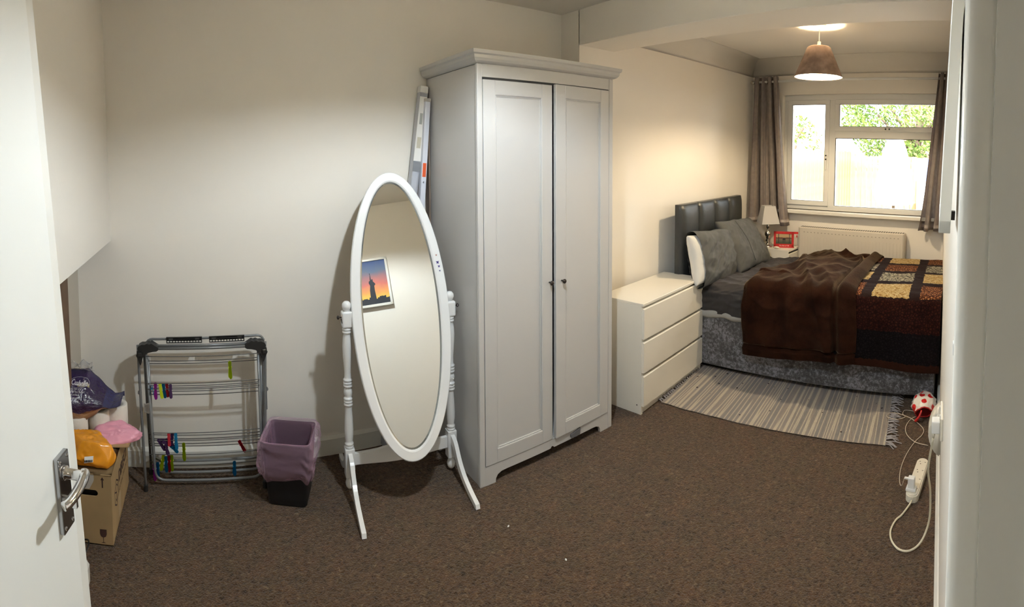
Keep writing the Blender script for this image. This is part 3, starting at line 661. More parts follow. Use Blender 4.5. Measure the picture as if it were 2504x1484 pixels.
# ------------------------------------------------------------------ boxed blinds between wardrobe and wall
def leanbox(name, label, x0, z1, xt, w, d, y, m):
    a = math.atan2(xt - x0, z1); L = math.hypot(xt - x0, z1)
    t = thing(name, label, 'boxed blind', (x0, y, 0.004 + w * 0.5 * math.sin(abs(a)) * 2), rot=(0, a, 0)); 
    return t, L
t, L = leanbox('blind_carton', 'white boxed blind with printed label leaning beside the wardrobe', 0.910, 1.94, 1.162, 0.045, 0.05, 2.545, None)
bm = B(); box(bm, -0.022, 0.022, -0.024, 0.024, 0, L, 0.003, 1); mk('carton', bm, 'linerclear', t)
bm = B(); box(bm, -0.017, 0.017, -0.019, 0.019, 0.01, L - 0.04, 0.004, 1); mk('slats_stack', bm, mat('blind_white', (0.70, 0.71, 0.75), 0.5), t)
bm = B(); box(bm, -0.0225, 0.020, -0.0255, -0.0245, L - 0.40, L - 0.05, 0); lb = mk('label_sleeve', bm, 'paper', t)
bm = B(); box(bm, -0.012, 0.004, -0.0262, -0.0256, L - 0.20, L - 0.14); mk('printed_window', bm, mat('label_grey_print', (0.36, 0.37, 0.34), 0.6), lb)
bm = B(); box(bm, -0.014, 0.010, -0.0262, -0.0256, L - 0.33, L - 0.27); mk('printed_window', bm, mat('label_beige_print', (0.55, 0.52, 0.42), 0.6), lb)
bm = B(); box(bm, -0.0225, 0.021, -0.0258, -0.0246, L - 0.455, L - 0.40); mk('label_band', bm, mat('label_dark_print', (0.24, 0.25, 0.27), 0.5), t)
bm = B(); box(bm, -0.023, 0.023, -0.026, 0.025, L - 0.03, L + 0.01, 0.004, 1); mk('end_cap', bm, 'white', t)
t, L = leanbox('blind_tube', 'slim white blind box with orange sticker leaning against the wardrobe side', 1.03, 1.88, 1.172, 0.03, 0.05, 2.515, None)
bm = B(); box(bm, -0.016, 0.014, -0.018, 0.018, 0, L, 0.004, 2); mk('carton', bm, mat('blind_box_white', (0.68, 0.70, 0.77), 0.4), t)
bm = B(); box(bm, -0.012, 0.008, -0.0190, -0.0183, L - 0.42, L - 0.345); mk('orange_sticker', bm, mat('orange_sticker', (0.72, 0.11, 0.03), 0.5), t)
text('printed_mark', '4', 0.018, 'ink', t, Matrix.Translation((-0.008, -0.0188, L - 0.455)) @ Matrix.Rotation(PI / 2, 4, 'X'))
bm = B(); box(bm, -0.017, 0.015, -0.019, 0.019, L - 0.015, L + 0.004, 0.002, 1); mk('end_cap', bm, 'labelgrey', t)
t = thing('brown_stripe', 'thin dark brown batten standing upright against the wardrobe side', 'stripe', (1.186, 2.545, 0))
bm = B(); box(bm, -0.005, 0.005, -0.02, 0.02, 0, 1.72, 0.001, 1); mk('stripe', bm, mat('stripe_brown', (0.16, 0.12, 0.09), 0.7, var=0.1), t)  # narrow dark brown upright between the blind boxes and the wardrobe

# ------------------------------------------------------------------ cheval mirror
MY = -0.099
t = thing('cheval_mirror', 'white oval cheval mirror on turned posts in front of the wardrobe', 'mirror', (0.885, 2.245, 0), MY)
PX = 0.258; PZ = 0.835
SC_ = 1.0
post = [(0.0, 0.010), (0.011, 0.012), (0.019, 0.024), (0.021, 0.040), (0.017, 0.055), (0.011, 0.062), (0.014, 0.068)]
def postparts(s):
    T_ = Matrix.Translation((s * PX, 0, 0))
    bm = B(); lathe(bm, [(0.004, 0.010), (0.012, 0.012), (0.020, 0.024), (0.022, 0.040), (0.017, 0.055), (0.012, 0.062), (0.013, 0.075)], 20, T_)
    box(bm, s * PX - 0.023, s * PX + 0.023, -0.023, 0.023, 0.072, 0.208, 0.003, 2)
    def ringz(z0, n, p, r): 
        out = []
        for k in range(n):
            out += [(r * 0.80, z0 + k * p), (r, z0 + k * p + p * 0.3), (r, z0 + k * p + p * 0.7), (r * 0.80, z0 + (k + 1) * p - 0.0005)]
        return out
    pr = [(0.014, 0.205)] + ringz(0.208, 2, 0.014, 0.021) + [(0.018, 0.245), (0.021, 0.27), (0.0215, 0.30), (0.019, 0.36), (0.0165, 0.405)]
    pr += ringz(0.412, 3, 0.014, 0.022) + [(0.015, 0.456), (0.021, 0.468), (0.022, 0.480), (0.019, 0.492), (0.015, 0.500)] + ringz(0.502, 3, 0.014, 0.0225)
    pr += [(0.017, 0.548), (0.0165, 0.575), (0.019, 0.61), (0.0225, 0.66), (0.0235, 0.70), (0.021, 0.735), (0.017, 0.757)] + ringz(0.759, 2, 0.0135, 0.0225) + [(0.016, 0.790)]
    lathe(bm, pr, 20, T_)
    box(bm, s * PX - 0.025, s * PX + 0.025, -0.025, 0.025, 0.788, 0.864, 0.009, 3)
    lathe(bm, [(0.013, 0.860), (0.012, 0.866), (0.019, 0.874), (0.0225, 0.886), (0.021, 0.898), (0.013, 0.908), (0.003, 0.911)], 20, T_)
    p_ = mk('post', bm, 'mirrorwhite', t)
    for f in p_.data.polygons: f.use_smooth = len(f.vertices) == 4 and f.area < 0.0006
    # wing knob
    bm = B(); tube(bm, [(s * (PX + 0.024), 0, PZ), (s * (PX + 0.04), 0, PZ)], 0.0035, 8)
    if s < 0: lathe(bm, [(0.004, 0), (0.009, 0.004), (0.010, 0.009), (0.005, 0.013)], 12, Matrix.Translation((s * (PX + 0.034), 0, PZ)) @ Matrix.Rotation(-PI / 2, 4, 'Y')); tube(bm, [(s * (PX + 0.028), -0.008, PZ - 0.004), (s * (PX + 0.024), -0.02, PZ - 0.022)], 0.003, 6)
    else: tube(bm, [(s * (PX + 0.036), 0, PZ), (s * (PX + 0.040), -0.004, PZ + 0.010), (s * (PX + 0.044), -0.010, PZ + 0.003), (s * (PX + 0.040), -0.006, PZ - 0.006), (s * (PX + 0.034), 0, PZ)], 0.0022, 6, 4)
    mk('wing_knob', bm, 'knob', t, True)
    # legs: curved flat boards, front and back
    for d in (-1, 1):
        cl = [(0.018, 0.165), (0.050, 0.150), (0.085, 0.105), (0.12, 0.060), (0.17, 0.030), (0.23, 0.013), (0.285, 0.010)] if d > 0 else [(0.014, 0.172), (0.045, 0.158), (0.075, 0.120), (0.11, 0.082), (0.16, 0.050), (0.22, 0.028), (0.285, 0.012)]
        cl = catmull([(a, b, 0) for a, b in cl], 4)
        up_, lo_ = [], []
        for i, p in enumerate(cl):
            dd = (cl[min(i + 1, len(cl) - 1)] - cl[max(i - 1, 0)]).normalized(); nn = Vector((-dd.y, dd.x, 0)); hw = 0.020 - 0.009 * i / len(cl)
            up_.append(p + nn * hw); lo_.append(p - nn * hw)
        out = [(d * p.x, max(p.y, 0.001)) for p in up_] + [(d * (cl[-1].x + 0.008), 0.004)] + [(d * p.x, max(p.y, 0.001)) for p in reversed(lo_)]
        k = 0.93 if d > 0 else 1.1
        bm = B(); prism(bm, [(a * k, b) for a, b in out], 0, s * PX - 0.010, s * PX + 0.010); mk('leg', bm, 'mirrorwhite', t)
for s in (-1, 1): postparts(s)
bm = B(); n = 16; ps = [(-PX + 0.02 + (2 * PX - 0.04) * i / n, 0.118 + 0.006 * math.cos(2 * PI * i / n)) for i in range(n + 1)]
ps += [(PX - 0.02 - (2 * PX - 0.04) * i / n, 0.178 + 0.012 * math.sin(PI * i / n) ** 2 * (1 if 4 < i < 12 else 0.6)) for i in range(n + 1)]
prism(bm, ps, 1, -0.009, 0.009); mk('stretcher', bm, 'mirrorwhite', t)
for s_ in (-1, 1):
    bm = B(); tube(bm, [(s_ * PX, 0, PZ), (s_ * 0.215, 0.012, PZ)], 0.004, 6); mk('pivot_pin', bm, 'knob', t)
TL = -0.291; A_, B_ = 0.242, 0.668
MM = Matrix.Translation((0.004, -0.012, 0.858)) @ Matrix.Rotation(TL, 4, 'X')
bm = B(); n = 96; T = 0.022; fw = 0.050
prof = [(0.0, 0.010), (0.0, -0.008), (0.004, -0.012), (fw - 0.010, -0.012), (fw - 0.004, -0.009), (fw, -0.004), (fw, 0.004), (fw - 0.008, 0.010)]
V = []
for i in range(n):
    a = 2 * PI * i / n
    V.append([bm.verts.new(MM @ Vector(((A_ - q) * math.cos(a), y, (B_ - q) * math.sin(a)))) for q, y in prof])
for i in range(n):
    for k in range(len(prof)): bm.faces.new((V[i][k], V[(i + 1) % n][k], V[(i + 1) % n][(k + 1) % len(prof)], V[i][(k + 1) % len(prof)]))
bmesh.ops.recalc_face_normals(bm, faces=list(bm.faces)); mf = mk('frame', bm, 'mirrorwhite', t, False)
bm = B(); vs = [bm.verts.new(MM @ Vector(((A_ - fw + 0.002) * math.cos(2 * PI * i / n), -0.001, (B_ - fw + 0.002) * math.sin(2 * PI * i / n)))) for i in range(n)]; bm.faces.new(vs); bmesh.ops.recalc_face_normals(bm, faces=list(bm.faces)); mk('mirror_glass', bm, 'glassmirror', t)
bm = B(); V = []
for i in range(n):
    a = 2 * PI * i / n; V.append([bm.verts.new(MM @ Vector(((A_ - q) * math.cos(a), y, (B_ - q) * math.sin(a)))) for q, y in ((fw - 0.001, -0.0052), (fw + 0.006, -0.002))])
for i in range(n): bm.faces.new((V[i][0], V[(i + 1) % n][0], V[(i + 1) % n][1], V[i][1]))
mk('glass_bevel', bm, mat('mirror_bevel', (0.34, 0.36, 0.36), 0.08, metal=0.8), t)
bm = B(); vs = [bm.verts.new(MM @ Vector(((A_ - 0.006) * math.cos(2 * PI * i / n), 0.0105, (B_ - 0.006) * math.sin(2 * PI * i / n)))) for i in range(n)]; bm.faces.new(vs); mk('back_board', bm, 'cardboard', t)
# stickers on the right side of the frame
def sticker(x, z, pts, m, label):
    bm = B(); vs = [MM @ Vector((x + a, -0.0128, z + b)) for a, b in pts]; bm.faces.new([bm.verts.new(v) for v in vs])
    bmesh.ops.solidify(bm, geom=list(bm.faces), thickness=0.0006); o = mk('sticker', bm, m, t); o['label'] = label
lil = mat('sticker_purple', (0.16, 0.12, 0.42), 0.5); pk = mat('sticker_pink', (0.50, 0.25, 0.22), 0.5); lil2 = mat('sticker_lilac', (0.42, 0.40, 0.62), 0.5)
def fly(s): return [(0, -0.4 * s), (0.5 * s, -0.6 * s), (0.35 * s, 0), (0.7 * s, 0.5 * s), (0.1 * s, 0.3 * s), (0, 0.5 * s), (-0.1 * s, 0.3 * s), (-0.7 * s, 0.5 * s), (-0.35 * s, 0), (-0.5 * s, -0.6 * s)]
sticker(0.203, 0.236, fly(0.008), pk, 'small pink butterfly sticker'); sticker(0.206, 0.200, fly(0.013), lil, 'purple butterfly sticker'); sticker(0.211, 0.180, fly(0.010), lil, 'purple butterfly sticker under the first'); sticker(0.213, 0.158, fly(0.008), lil2, 'lilac heart sticker')

# ------------------------------------------------------------------ clothes airer
def ax(px): return 2.45 * math.tan((px - 504.2) / FPX)
def az(py): return 0.708 - (py - 833) * 0.002037
t = thing('clothes_airer', 'folded grey tubular clothes airer with black corners leaning by the back wall', 'clothes airer', (-0.08, 2.44, 0))
OX, OY = -0.08, 2.44
def w2(x, y, z): return (x - OX, y - OY, z)
for s, px0, px1 in ((-1, 320, 328), (1, 637, 627)):
    bm = B(); tube(bm, [w2(ax(px0) , 2.462, 0.685), w2(ax(px0 + (4 if s < 0 else -4)), 2.44, 0.45), w2(2.38 * math.tan((px1 - 504.2) / FPX), 2.385, 0.02)], 0.0068, 10, 4); lg = mk('front_leg', bm, 'greytube', t, True)
    bm = B(); x_ = 2.38 * math.tan((px1 - 504.2) / FPX); tube(bm, [w2(x_, 2.385, 0.0), w2(x_, 2.386, 0.028)], 0.0115, 10); mk('rubber_foot', bm, 'black', lg)
for s, px0, px1 in ((-1, 333, 339), (1, 634, 631)):
    bm = B(); tube(bm, [w2(ax(px0), 2.485, 0.69), w2(ax(px1), 2.52, 0.02)], 0.0068, 10); lg = mk('rear_leg', bm, 'greytube', t, True)
    bm = B(); tube(bm, [w2(ax(px1), 2.52, 0.0), w2(ax(px1), 2.52, 0.026)], 0.0115, 10); mk('rubber_foot', bm, 'black', lg)
# hoops (wings folded down): rounded rectangles of tube
def hoop(xl0, xl1, xr0, xr1, y0, y1, z0, z1, name='wing_frame', r=0.0066, cr=0.05):
    bm = B(); tube(bm, rounded([w2(xl0, y1, z1), w2(xl1, y0, z0), w2(xr1, y0, z0), w2(xr0, y1, z1)], cr), r, 10); return mk(name, bm, 'greytube', t, True)
hoop(ax(341), ax(355), ax(618), ax(620), 2.425, 2.445, az(1166), az(862))
hoop(ax(345), ax(352), ax(625), ax(622), 2.46, 2.455, az(1157), az(870))
hoop(ax(337), ax(347), ax(629), ax(626), 2.50, 2.48, az(1140), az(845))
bm = B(); tube(bm, rounded([w2(ax(339), 2.48, az(880)), w2(ax(340), 2.48, az(833)), w2(ax(634), 2.48, az(831)), w2(ax(634), 2.48, az(880))], 0.035), 0.0060, 10); mk('top_rail', bm, 'greytube', t, True)
for yy, py in ((2.455, 845), (2.44, 849)):
    bm = B(); tube(bm, [w2(ax(345), yy, az(py)), w2(ax(620), yy, az(py))], 0.0068, 10); mk('top_rail', bm, 'greytube', t, True)
# black claw corners
for s in (-1, 1):
    q = [(57, 27), (52, 24), (40, 17), (34, 19), (28, 17), (22, 20), (14, 20), (6, 24), (3, 30), (5, 33), (1, 37), (2, 44), (-1, 46), (1, 50), (4, 56), (8, 66), (11, 70), (13, 60), (17, 51), (23, 44), (31, 39.5), (42, 37), (52, 36), (57, 33)]
    pts = []
    for a, b in q:
        px = 318 + a * 0.95 if s < 0 else 640 - a * 0.95; py = 818 + b; pts.append((ax(px) - OX, az(py)))
    bm = B(); prism(bm, pts, 1, -0.012, 0.034); cj = mk('corner_joint', bm, 'black', t)
    bm = B(); px = 327 if s < 0 else 632; box(bm, ax(px) - OX - 0.010, ax(px) - OX + 0.010, -0.022, -0.010, az(866), az(856), 0.003, 1); mk('joint_cap', bm, 'black', cj)
for px0, px1 in ((391, 480), (498, 586)):
    bm = B(); x0, x1 = ax(px0) - OX, ax(px1) - OX
    box(bm, x0, x1, 0.030, 0.040, az(830), az(827.5)); box(bm, x0, x0 + 0.012, 0.03, 0.04, az(836), az(828)); box(bm, x1 - 0.012, x1, 0.03, 0.04, az(836), az(828)); box(bm, x0 + 0.034, x1 - 0.034, 0.03, 0.04, az(836), az(828)); box(bm, x0, x1, 0.03, 0.04, az(836), az(833.5)); 
    k = 12
    for i in range(k + 1): box(bm, x0 + (x1 - x0 - 0.004) * i / k, x0 + (x1 - x0 - 0.004) * i / k + 0.004, 0.03, 0.04, az(840), az(835))
    box(bm, x0, x1, 0.028, 0.034, az(841.5), az(840))
    mk('hanger_rack', bm, 'black', t)
wires = [(870, 870), (881, 880), (887, 886), (936, 934), (942, 940), (947, 944), (950, 948), (955, 953), (963, 962), (1058, 1055), (1062, 1063), (1072, 1070), (1076, 1074), (1084, 1081), (1089, 1089), (1111, 1108), (1129, 1126), (1138, 1134)]
for i, (a, b) in enumerate(wires):
    yy = 2.43 + 0.02 * (i % 3)
    bm = B(); xm = (ax(342) + ax(619)) / 2
    zc_ = lambda p_: 1.6 - (1.6 - az(p_)) * yy / 2.45
    tube(bm, [w2(ax(341), yy, zc_(a)), w2(xm, yy, zc_((a + b) / 2 + 0.6)), w2(ax(619), yy, zc_(b))], 0.0019, 6, 4); mk('wire', bm, 'wire', t, True)
for s, px in ((-1, 322), (1, 636)):
    bm = B(); tube(bm, [w2(ax(px), 2.46, az(958)), w2(ax(px), 2.455, az(1010))], 0.005, 6); lathe(bm, [(0.010, 0), (0.010, 0.008)], 10, Matrix.Translation(w2(ax(px), 2.45, az(958))) @ Matrix.Rotation(PI / 2, 4, 'X')); mk('side_brace', bm, 'greytube', t)
bm = B(); grid(bm, 4, 6, lambda u, v: Vector(w2(ax(333 + 14 * u), 2.418 - 0.006 * math.sin(u * 5 + v * 4), az(977 + 24 * v)))); bmesh.ops.solidify(bm, geom=list(bm.faces), thickness=0.0008); lb = mk('care_label', bm, mat('worn_paper_tag', (0.42, 0.38, 0.33), 0.7, var=0.15, vscale=60), t, True); lb['label'] = 'creased paper tag on the left leg'

# clothes pegs
def peg_mesh():
    bm = B()
    def half(s, y0, y1):
        half_w = [(0.013, 0.0), (0.0125, 0.0035), (0.010, 0.0062), (0.004, 0.0068), (-0.008, 0.0060), (-0.018, 0.0046), (-0.026, 0.0052), (-0.045, 0.0066), (-0.062, 0.0068), (-0.069, 0.0050), (-0.0725, 0.0)]
        L = [bm.verts.new((-w, (y0 + (y1 - y0) * (0.013 - z) / 0.0855), z)) for z, w in half_w[1:-1]]; Rr = [bm.verts.new((w, (y0 + (y1 - y0) * (0.013 - z) / 0.0855), z)) for z, w in half_w[1:-1]]
        a = bm.verts.new((0, y0, 0.013)); b = bm.verts.new((0, y1, -0.0725))
        f = [bm.faces.new((a, Rr[0], L[0]))] + [bm.faces.new((L[i], Rr[i], Rr[i + 1], L[i + 1])) for i in range(len(L) - 1)] + [bm.faces.new((L[-1], Rr[-1], b))]
        return f
    f = half(1, -0.002, -0.008) 
    bmesh.ops.solidify(bm, geom=f, thickness=0.0032)
    f = half(1, 0.002, 0.009)
    bmesh.ops.solidify(bm, geom=f, thickness=0.0032)
    tube(bm, [(-0.0075, 0, -0.018), (0.0075, 0, -0.018)], 0.0042, 8)
    me = bpy.data.meshes.new('clothes_peg'); bm.to_mesh(me); bm.free(); return me
pegm = {c: peg_mesh() for c in ('lime', 'magenta', 'blue', 'redp', 'purple')}
for c, me in pegm.items(): me.materials.append(M['peg_' + c])
pegs = [
 (547, 881, 923, 'lime', 0, 0.0, 'lime green peg alone on the top wires of the airer'),
 (353, 933, 948, 'blue', 0, 1.25, 'blue peg turned sideways beside the left leg, upper row of the airer'),
 (362, 931, 972, 'magenta', 0, 0.0, 'magenta peg in the upper row, hanging lowest of that row'),
 (374, 931, 966, 'lime', 0.12, 0.0, 'lime green peg in the upper row right of the magenta peg'),
 (382, 931, 966, 'blue', 0.10, 0.0, 'blue peg in the upper row between lime and red'),
 (390, 931, 965, 'redp', 0.05, 0.0, 'red peg in the upper row between blue and purple'),
 (399, 932, 965, 'purple', 0, 0.0, 'dark purple peg at the right end of the upper row'),
 (391, 1052, 1082, 'redp', 0, 0.0, 'red peg standing up in the middle cluster left of the purple one'),
 (399, 1052, 1084, 'purple', -0.12, 0.0, 'purple peg standing up between red and blue in the middle cluster'),
 (408, 1051, 1090, 'blue', 0.03, 0.0, 'bright blue peg standing up at the right of the middle cluster'),
 (366, 1066, 1100, 'purple', 0.5, 0.2, 'dark purple peg leftmost in the middle cluster of purple pegs'),
 (372, 1067, 1085, 'purple', 1.3, 0.4, 'dark purple peg lying sideways at the top of the middle cluster'),
 (379, 1068, 1084, 'purple', 1.0, 0.3, 'dark purple peg lying sideways left of the red one, middle cluster'),
 (383, 1078, 1107, 'purple', 0.2, 0.2, 'dark purple peg hanging lowest in the middle cluster'),
 (396, 1080, 1107, 'blue', 0.75, 0.0, 'blue peg splayed at a slant below the middle cluster'),
 (427, 1076, 1118, 'lime', 0.0, 0.0, 'lime green peg alone right of the middle cluster'),
 (566, 1074, 1107, 'redp', 0.45, 0.0, 'red peg tilted, alone at the right of the airer'),
 (375, 1107, 1145, 'lime', -0.2, 0.0, 'lime green peg leaning, leftmost of the bottom row group'),
 (382, 1108, 1145, 'blue', 0, 0.0, 'dark blue peg behind, between lime and red in the bottom row'),
 (389, 1107, 1147, 'redp', 0, 0.0, 'red peg in the bottom row between two lime pegs'),
 (396, 1107, 1147, 'lime', 0, 0.0, 'lime green peg at the right end of the bottom row group'),
 (353, 1125, 1167, 'magenta', 0, 0.0, 'magenta peg lowest at the left corner of the airer'),
 (361, 1125, 1165, 'blue', 0, 0.0, 'blue peg lowest at the left corner beside the magenta peg'),
 (551, 1126, 1162, 'blue', 0, 0.0, 'blue peg alone on the bottom wires at the right'),
]
for i, (px, y0, y1, c, tl, yaw, lab) in enumerate(pegs):
    o = bpy.data.objects.new('clothes_peg', pegm[c]); C.objects.link(o)
    z0 = az(y0 + 6); L_ = (y1 - y0) * 0.002037; s = max(0.6, min(1.05, L_ / 0.085)) if tl < 0.9 else 0.9
    o.location = (ax(px), 2.428 + 0.004 * (i % 3), z0); o.rotation_euler = (0.05 * ((i % 3) - 1), -tl if tl else 0, yaw + 0.25); o.scale = (1.15, 1.0, s)
    tag(o, lab, 'peg', 'clothes pegs on the airer')

# ------------------------------------------------------------------ waste bin with liner
bt = thing('waste_bin', 'black square waste bin with a pink liner beside the airer', 'bin', (0.350, 2.318, 0), math.radians(-20))
def sq(h, z, n=6, rr=0.02):
    out = []
    for cx, cy, a0 in ((h - rr, h - rr, 0), (-h + rr, h - rr, 90), (-h + rr, -h + rr, 180), (h - rr, -h + rr, 270)):
        for k in range(n + 1):
            a = math.radians(a0 + 90 * k / n); out.append((cx + rr * math.cos(a), cy + rr * math.sin(a), z))
    return out
def loft(bm, rings, close_bot=True):
    V = [[bm.verts.new(p) for p in r_] for r_ in rings]; n = len(V[0])
    for a in range(len(V) - 1):
        for k in range(n): bm.faces.new((V[a][k], V[a][(k + 1) % n], V[a + 1][(k + 1) % n], V[a + 1][k]))
    if close_bot: bm.faces.new(V[0])
    bmesh.ops.recalc_face_normals(bm, faces=list(bm.faces)); return V
bm = B(); loft(bm, [sq(0.088, 0.0), sq(0.090, 0.004), sq(0.112, 0.292)]); bmesh.ops.solidify(bm, geom=list(bm.faces), thickness=0.003); mk('bin_body', bm, 'binblack', bt)
bm = B()
N = 4 * 28
def sqp(h, k, rr=0.03):
    # superellipse-like square point
    a = 2 * PI * k / N + PI / 4; c, s = math.cos(a), math.sin(a); e = 0.24
    return Vector((h * math.copysign(abs(c) ** e, c), h * math.copysign(abs(s) ** e, s), 0))
rows_ = []
prof_ = [(0.075, 0.05), (0.085, 0.14), (0.098, 0.22), (0.107, 0.285), (0.112, 0.303), (0.119, 0.304), (0.123, 0.293), (0.128, 0.27), (0.131, 0.24), (0.130, 0.212), (0.125, 0.190), (0.117, 0.178)]
for jj in range(45):
    q_ = jj / 44 * 11; j0 = min(int(q_), 10); w_ = q_ - j0
    h = prof_[j0][0] * (1 - w_) + prof_[j0 + 1][0] * w_; z = prof_[j0][1] * (1 - w_) + prof_[j0 + 1][1] * w_
    row = []
    for k in range(N):
        p = sqp(h, k); a = 2 * PI * k / N
        w = fbm(p.x * 10, p.y * 10, z * 12, 1.0, 3) + 0.5 * (1 - 3 * abs(nz(p.x * 16 + z * 18, p.y * 16, z * 14)))
        amp = 0.11 if (q_ < 3.3 or q_ > 5.8) else 0.02
        p *= (1 + amp * w) if q_ > 3.3 else (0.955 - 0.05 * abs(w))
        drop = 0.040 * (0.5 + 0.5 * math.sin(a * 1 + 3.6)) + 0.028 * nz(a * 1.9, 3.3) + 0.010 * math.sin(a * 9)
        zz = z - (drop * (q_ - 5.5) / 5.5 if q_ > 5.5 else 0)
        row.append((p.x, p.y, zz))
    rows_.append(row)
loft(bm, rows_, False); ln = mk('bin_liner', bm, 'linerpink', bt, True); ln['label'] = 'thin pink plastic liner folded over the rim'

# ------------------------------------------------------------------ cardboard box and what stands on it
BX0, BX1, BY0, BY1, BZ = -0.685, -0.432, 2.02, 2.445, 0.298
t = thing('cardboard_box', 'brown cardboard box with black printing under the bulkhead', 'box', (BX0, BY0, 0))
w_, d_ = BX1 - BX0, BY1 - BY0
# front with hand hole
bm = B(); hx0, hx1, hz0, hz1 = 0.065, 0.195, 0.205, 0.232
rr = 0.0135
outer = [(0, 0), (w_, 0), (w_, BZ), (0, BZ)]
hole = [(hx0 + rr - rr * math.sin(a), (hz0 + hz1) / 2 + rr * math.cos(a)) for a in [PI * k / 8 for k in range(9)]] + [(hx1 - rr + rr * math.sin(a), (hz0 + hz1) / 2 - rr * math.cos(a)) for a in [PI * k / 8 for k in range(9)]]
# build front as strips around the hole
def strip(bm, x0, x1, z0, z1): box(bm, x0, x1, 0, 0.005, z0, z1)
strip(bm, 0, w_, 0, hz0); strip(bm, 0, w_, hz1, BZ); 
prism(bm, [(0, hz0), (hx0 + rr, hz0)] + [(hx0 + rr - rr * math.sin(a), (hz0 + hz1) / 2 - rr * math.cos(a)) for a in [PI * k / 8 for k in range(9)]] + [(0, hz1)], 1, 0, 0.005)
prism(bm, [(w_, hz0), (hx1 - rr, hz0)] + [(hx1 - rr + rr * math.sin(a), (hz0 + hz1) / 2 - rr * math.cos(a)) for a in [PI * k / 8 for k in range(9)]] + [(w_, hz1)], 1, 0, 0.005)
mk('end_panel', bm, 'cardboard', t)
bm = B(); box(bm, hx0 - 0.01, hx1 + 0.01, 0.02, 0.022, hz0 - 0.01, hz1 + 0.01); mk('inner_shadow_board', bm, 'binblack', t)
for x_ in (w_ - 0.005, 0):
    bm = B(); box(bm, x_, x_ + 0.005, 0.005, d_, 0, BZ - 0.001, 0.001, 1); mk('side_panel', bm, 'cardboard', t)
bm = B(); box(bm, 0, w_, d_ - 0.005, d_, 0, BZ - 0.001); box(bm, 0, w_, 0, d_, 0, 0.004); mk('rear_panel', bm, 'cardboard', t)
for y0, y1, dz in ((-0.002, d_ * 0.5 - 0.001, 0.0), (d_ * 0.5 + 0.001, d_, 0.002)):
    bm = B(); grid(bm, 8, 8, lambda u, v: Vector((w_ * u + 0.002, y0 + (y1 - y0) * v, BZ + dz + 0.002 * nz(u * 3, v * 3, y0)))); bmesh.ops.solidify(bm, geom=list(bm.faces), thickness=0.004); mk('top_flap', bm, 'cardboard', t)
# printing
bm = B(); grid(bm, 1, 6, lambda u, v: Vector((0.095 + 0.085 * u - 0.035 * max(0, 0.6 - v), -0.0008, 0.235 + 0.062 * v))); sl = mk('shipping_label', bm, 'labelgrey', t); sl['label'] = 'grey sticker over the hand hole'
FRp = Matrix.Rotation(PI / 2, 4, 'X')
text('printed_word', 'DIRECT', 0.0185, 'ink', sl, Matrix.Translation((0.103, -0.0014, 0.232)) @ Matrix.Rotation(math.radians(-62), 4, 'Y') @ FRp, bold=0.0008)
text('printed_word', 'GLOBAL TRADING', 0.0095, 'inkbrown', sl, Matrix.Translation((0.135, -0.0014, 0.231)) @ Matrix.Rotation(math.radians(-68), 4, 'Y') @ FRp)
bm = B(); prism(bm, [(0.213, 0.245), (0.218, 0.245), (0.218, 0.277), (0.223, 0.277), (0.2155, 0.290), (0.208, 0.277), (0.213, 0.277)], 1, -0.0006, 0.0002); mk('printed_arrow', bm, 'inkbrown', t)
bm = B(); prism(bm, [(0.198, 0.068), (0.226, 0.068), (0.226, 0.048), (0.222, 0.038), (0.213, 0.034), (0.213, 0.014), (0.222, 0.011), (0.202, 0.011), (0.211, 0.014), (0.211, 0.034), (0.202, 0.038), (0.198, 0.048)], 1, -0.0006, 0.0002); mk('printed_glass', bm, 'inkbrown', t)
SR = Matrix.Translation((w_ + 0.0007, 0, 0)) @ Matrix.Rotation(PI / 2, 4, 'Z') @ Matrix.Rotation(PI / 2, 4, 'X')
text('printed_word', 'DIRECT', 0.066, 'inkbrown', t, SR @ Matrix.Translation((0.16, 0.170, 0)), bold=0.0015)
text('printed_word', 'GLOBAL TRADING', 0.030, mat('print_faint', (0.27, 0.18, 0.09), 0.8), t, SR @ Matrix.Translation((0.15, 0.125, 0)))
bm = B()
hexo = [(0.108 + 0.048 * math.sin(a), 0.158 + 0.056 * math.cos(a)) for a in [PI / 3 * k for k in range(6)]]
for k in range(6):
    a, b = hexo[k], hexo[(k + 1) % 6]; tube(bm, [(w_ + 0.0004, a[0], a[1]), (w_ + 0.0004, b[0], b[1])], 0.003, 4)
for a, b in (((0.108, 0.158), (0.108, 0.115)), ((0.108, 0.158), (0.07, 0.18)), ((0.108, 0.158), (0.146, 0.18)), ((0.085, 0.175), (0.108, 0.195)), ((0.108, 0.195), (0.131, 0.175)), ((0.09, 0.14), (0.108, 0.12)), ((0.126, 0.14), (0.108, 0.12))):
    tube(bm, [(w_ + 0.0004, a[0], a[1]), (w_ + 0.0004, b[0], b[1])], 0.0028, 4)
bmesh.ops.scale(bm, verts=bm.verts, vec=(0.15, 1, 1), space=Matrix.Translation((-w_, 0, 0))); mk('printed_emblem', bm, 'inkbrown', t)['kind'] = 'stuff'
bm = B(); box(bm, w_ - 0.001, w_ + 0.0006, 0.14, 0.20, 0.02, 0.11); mk('tape_patch', bm, mat('brown_tape', (0.46, 0.34, 0.19), 0.4), t)

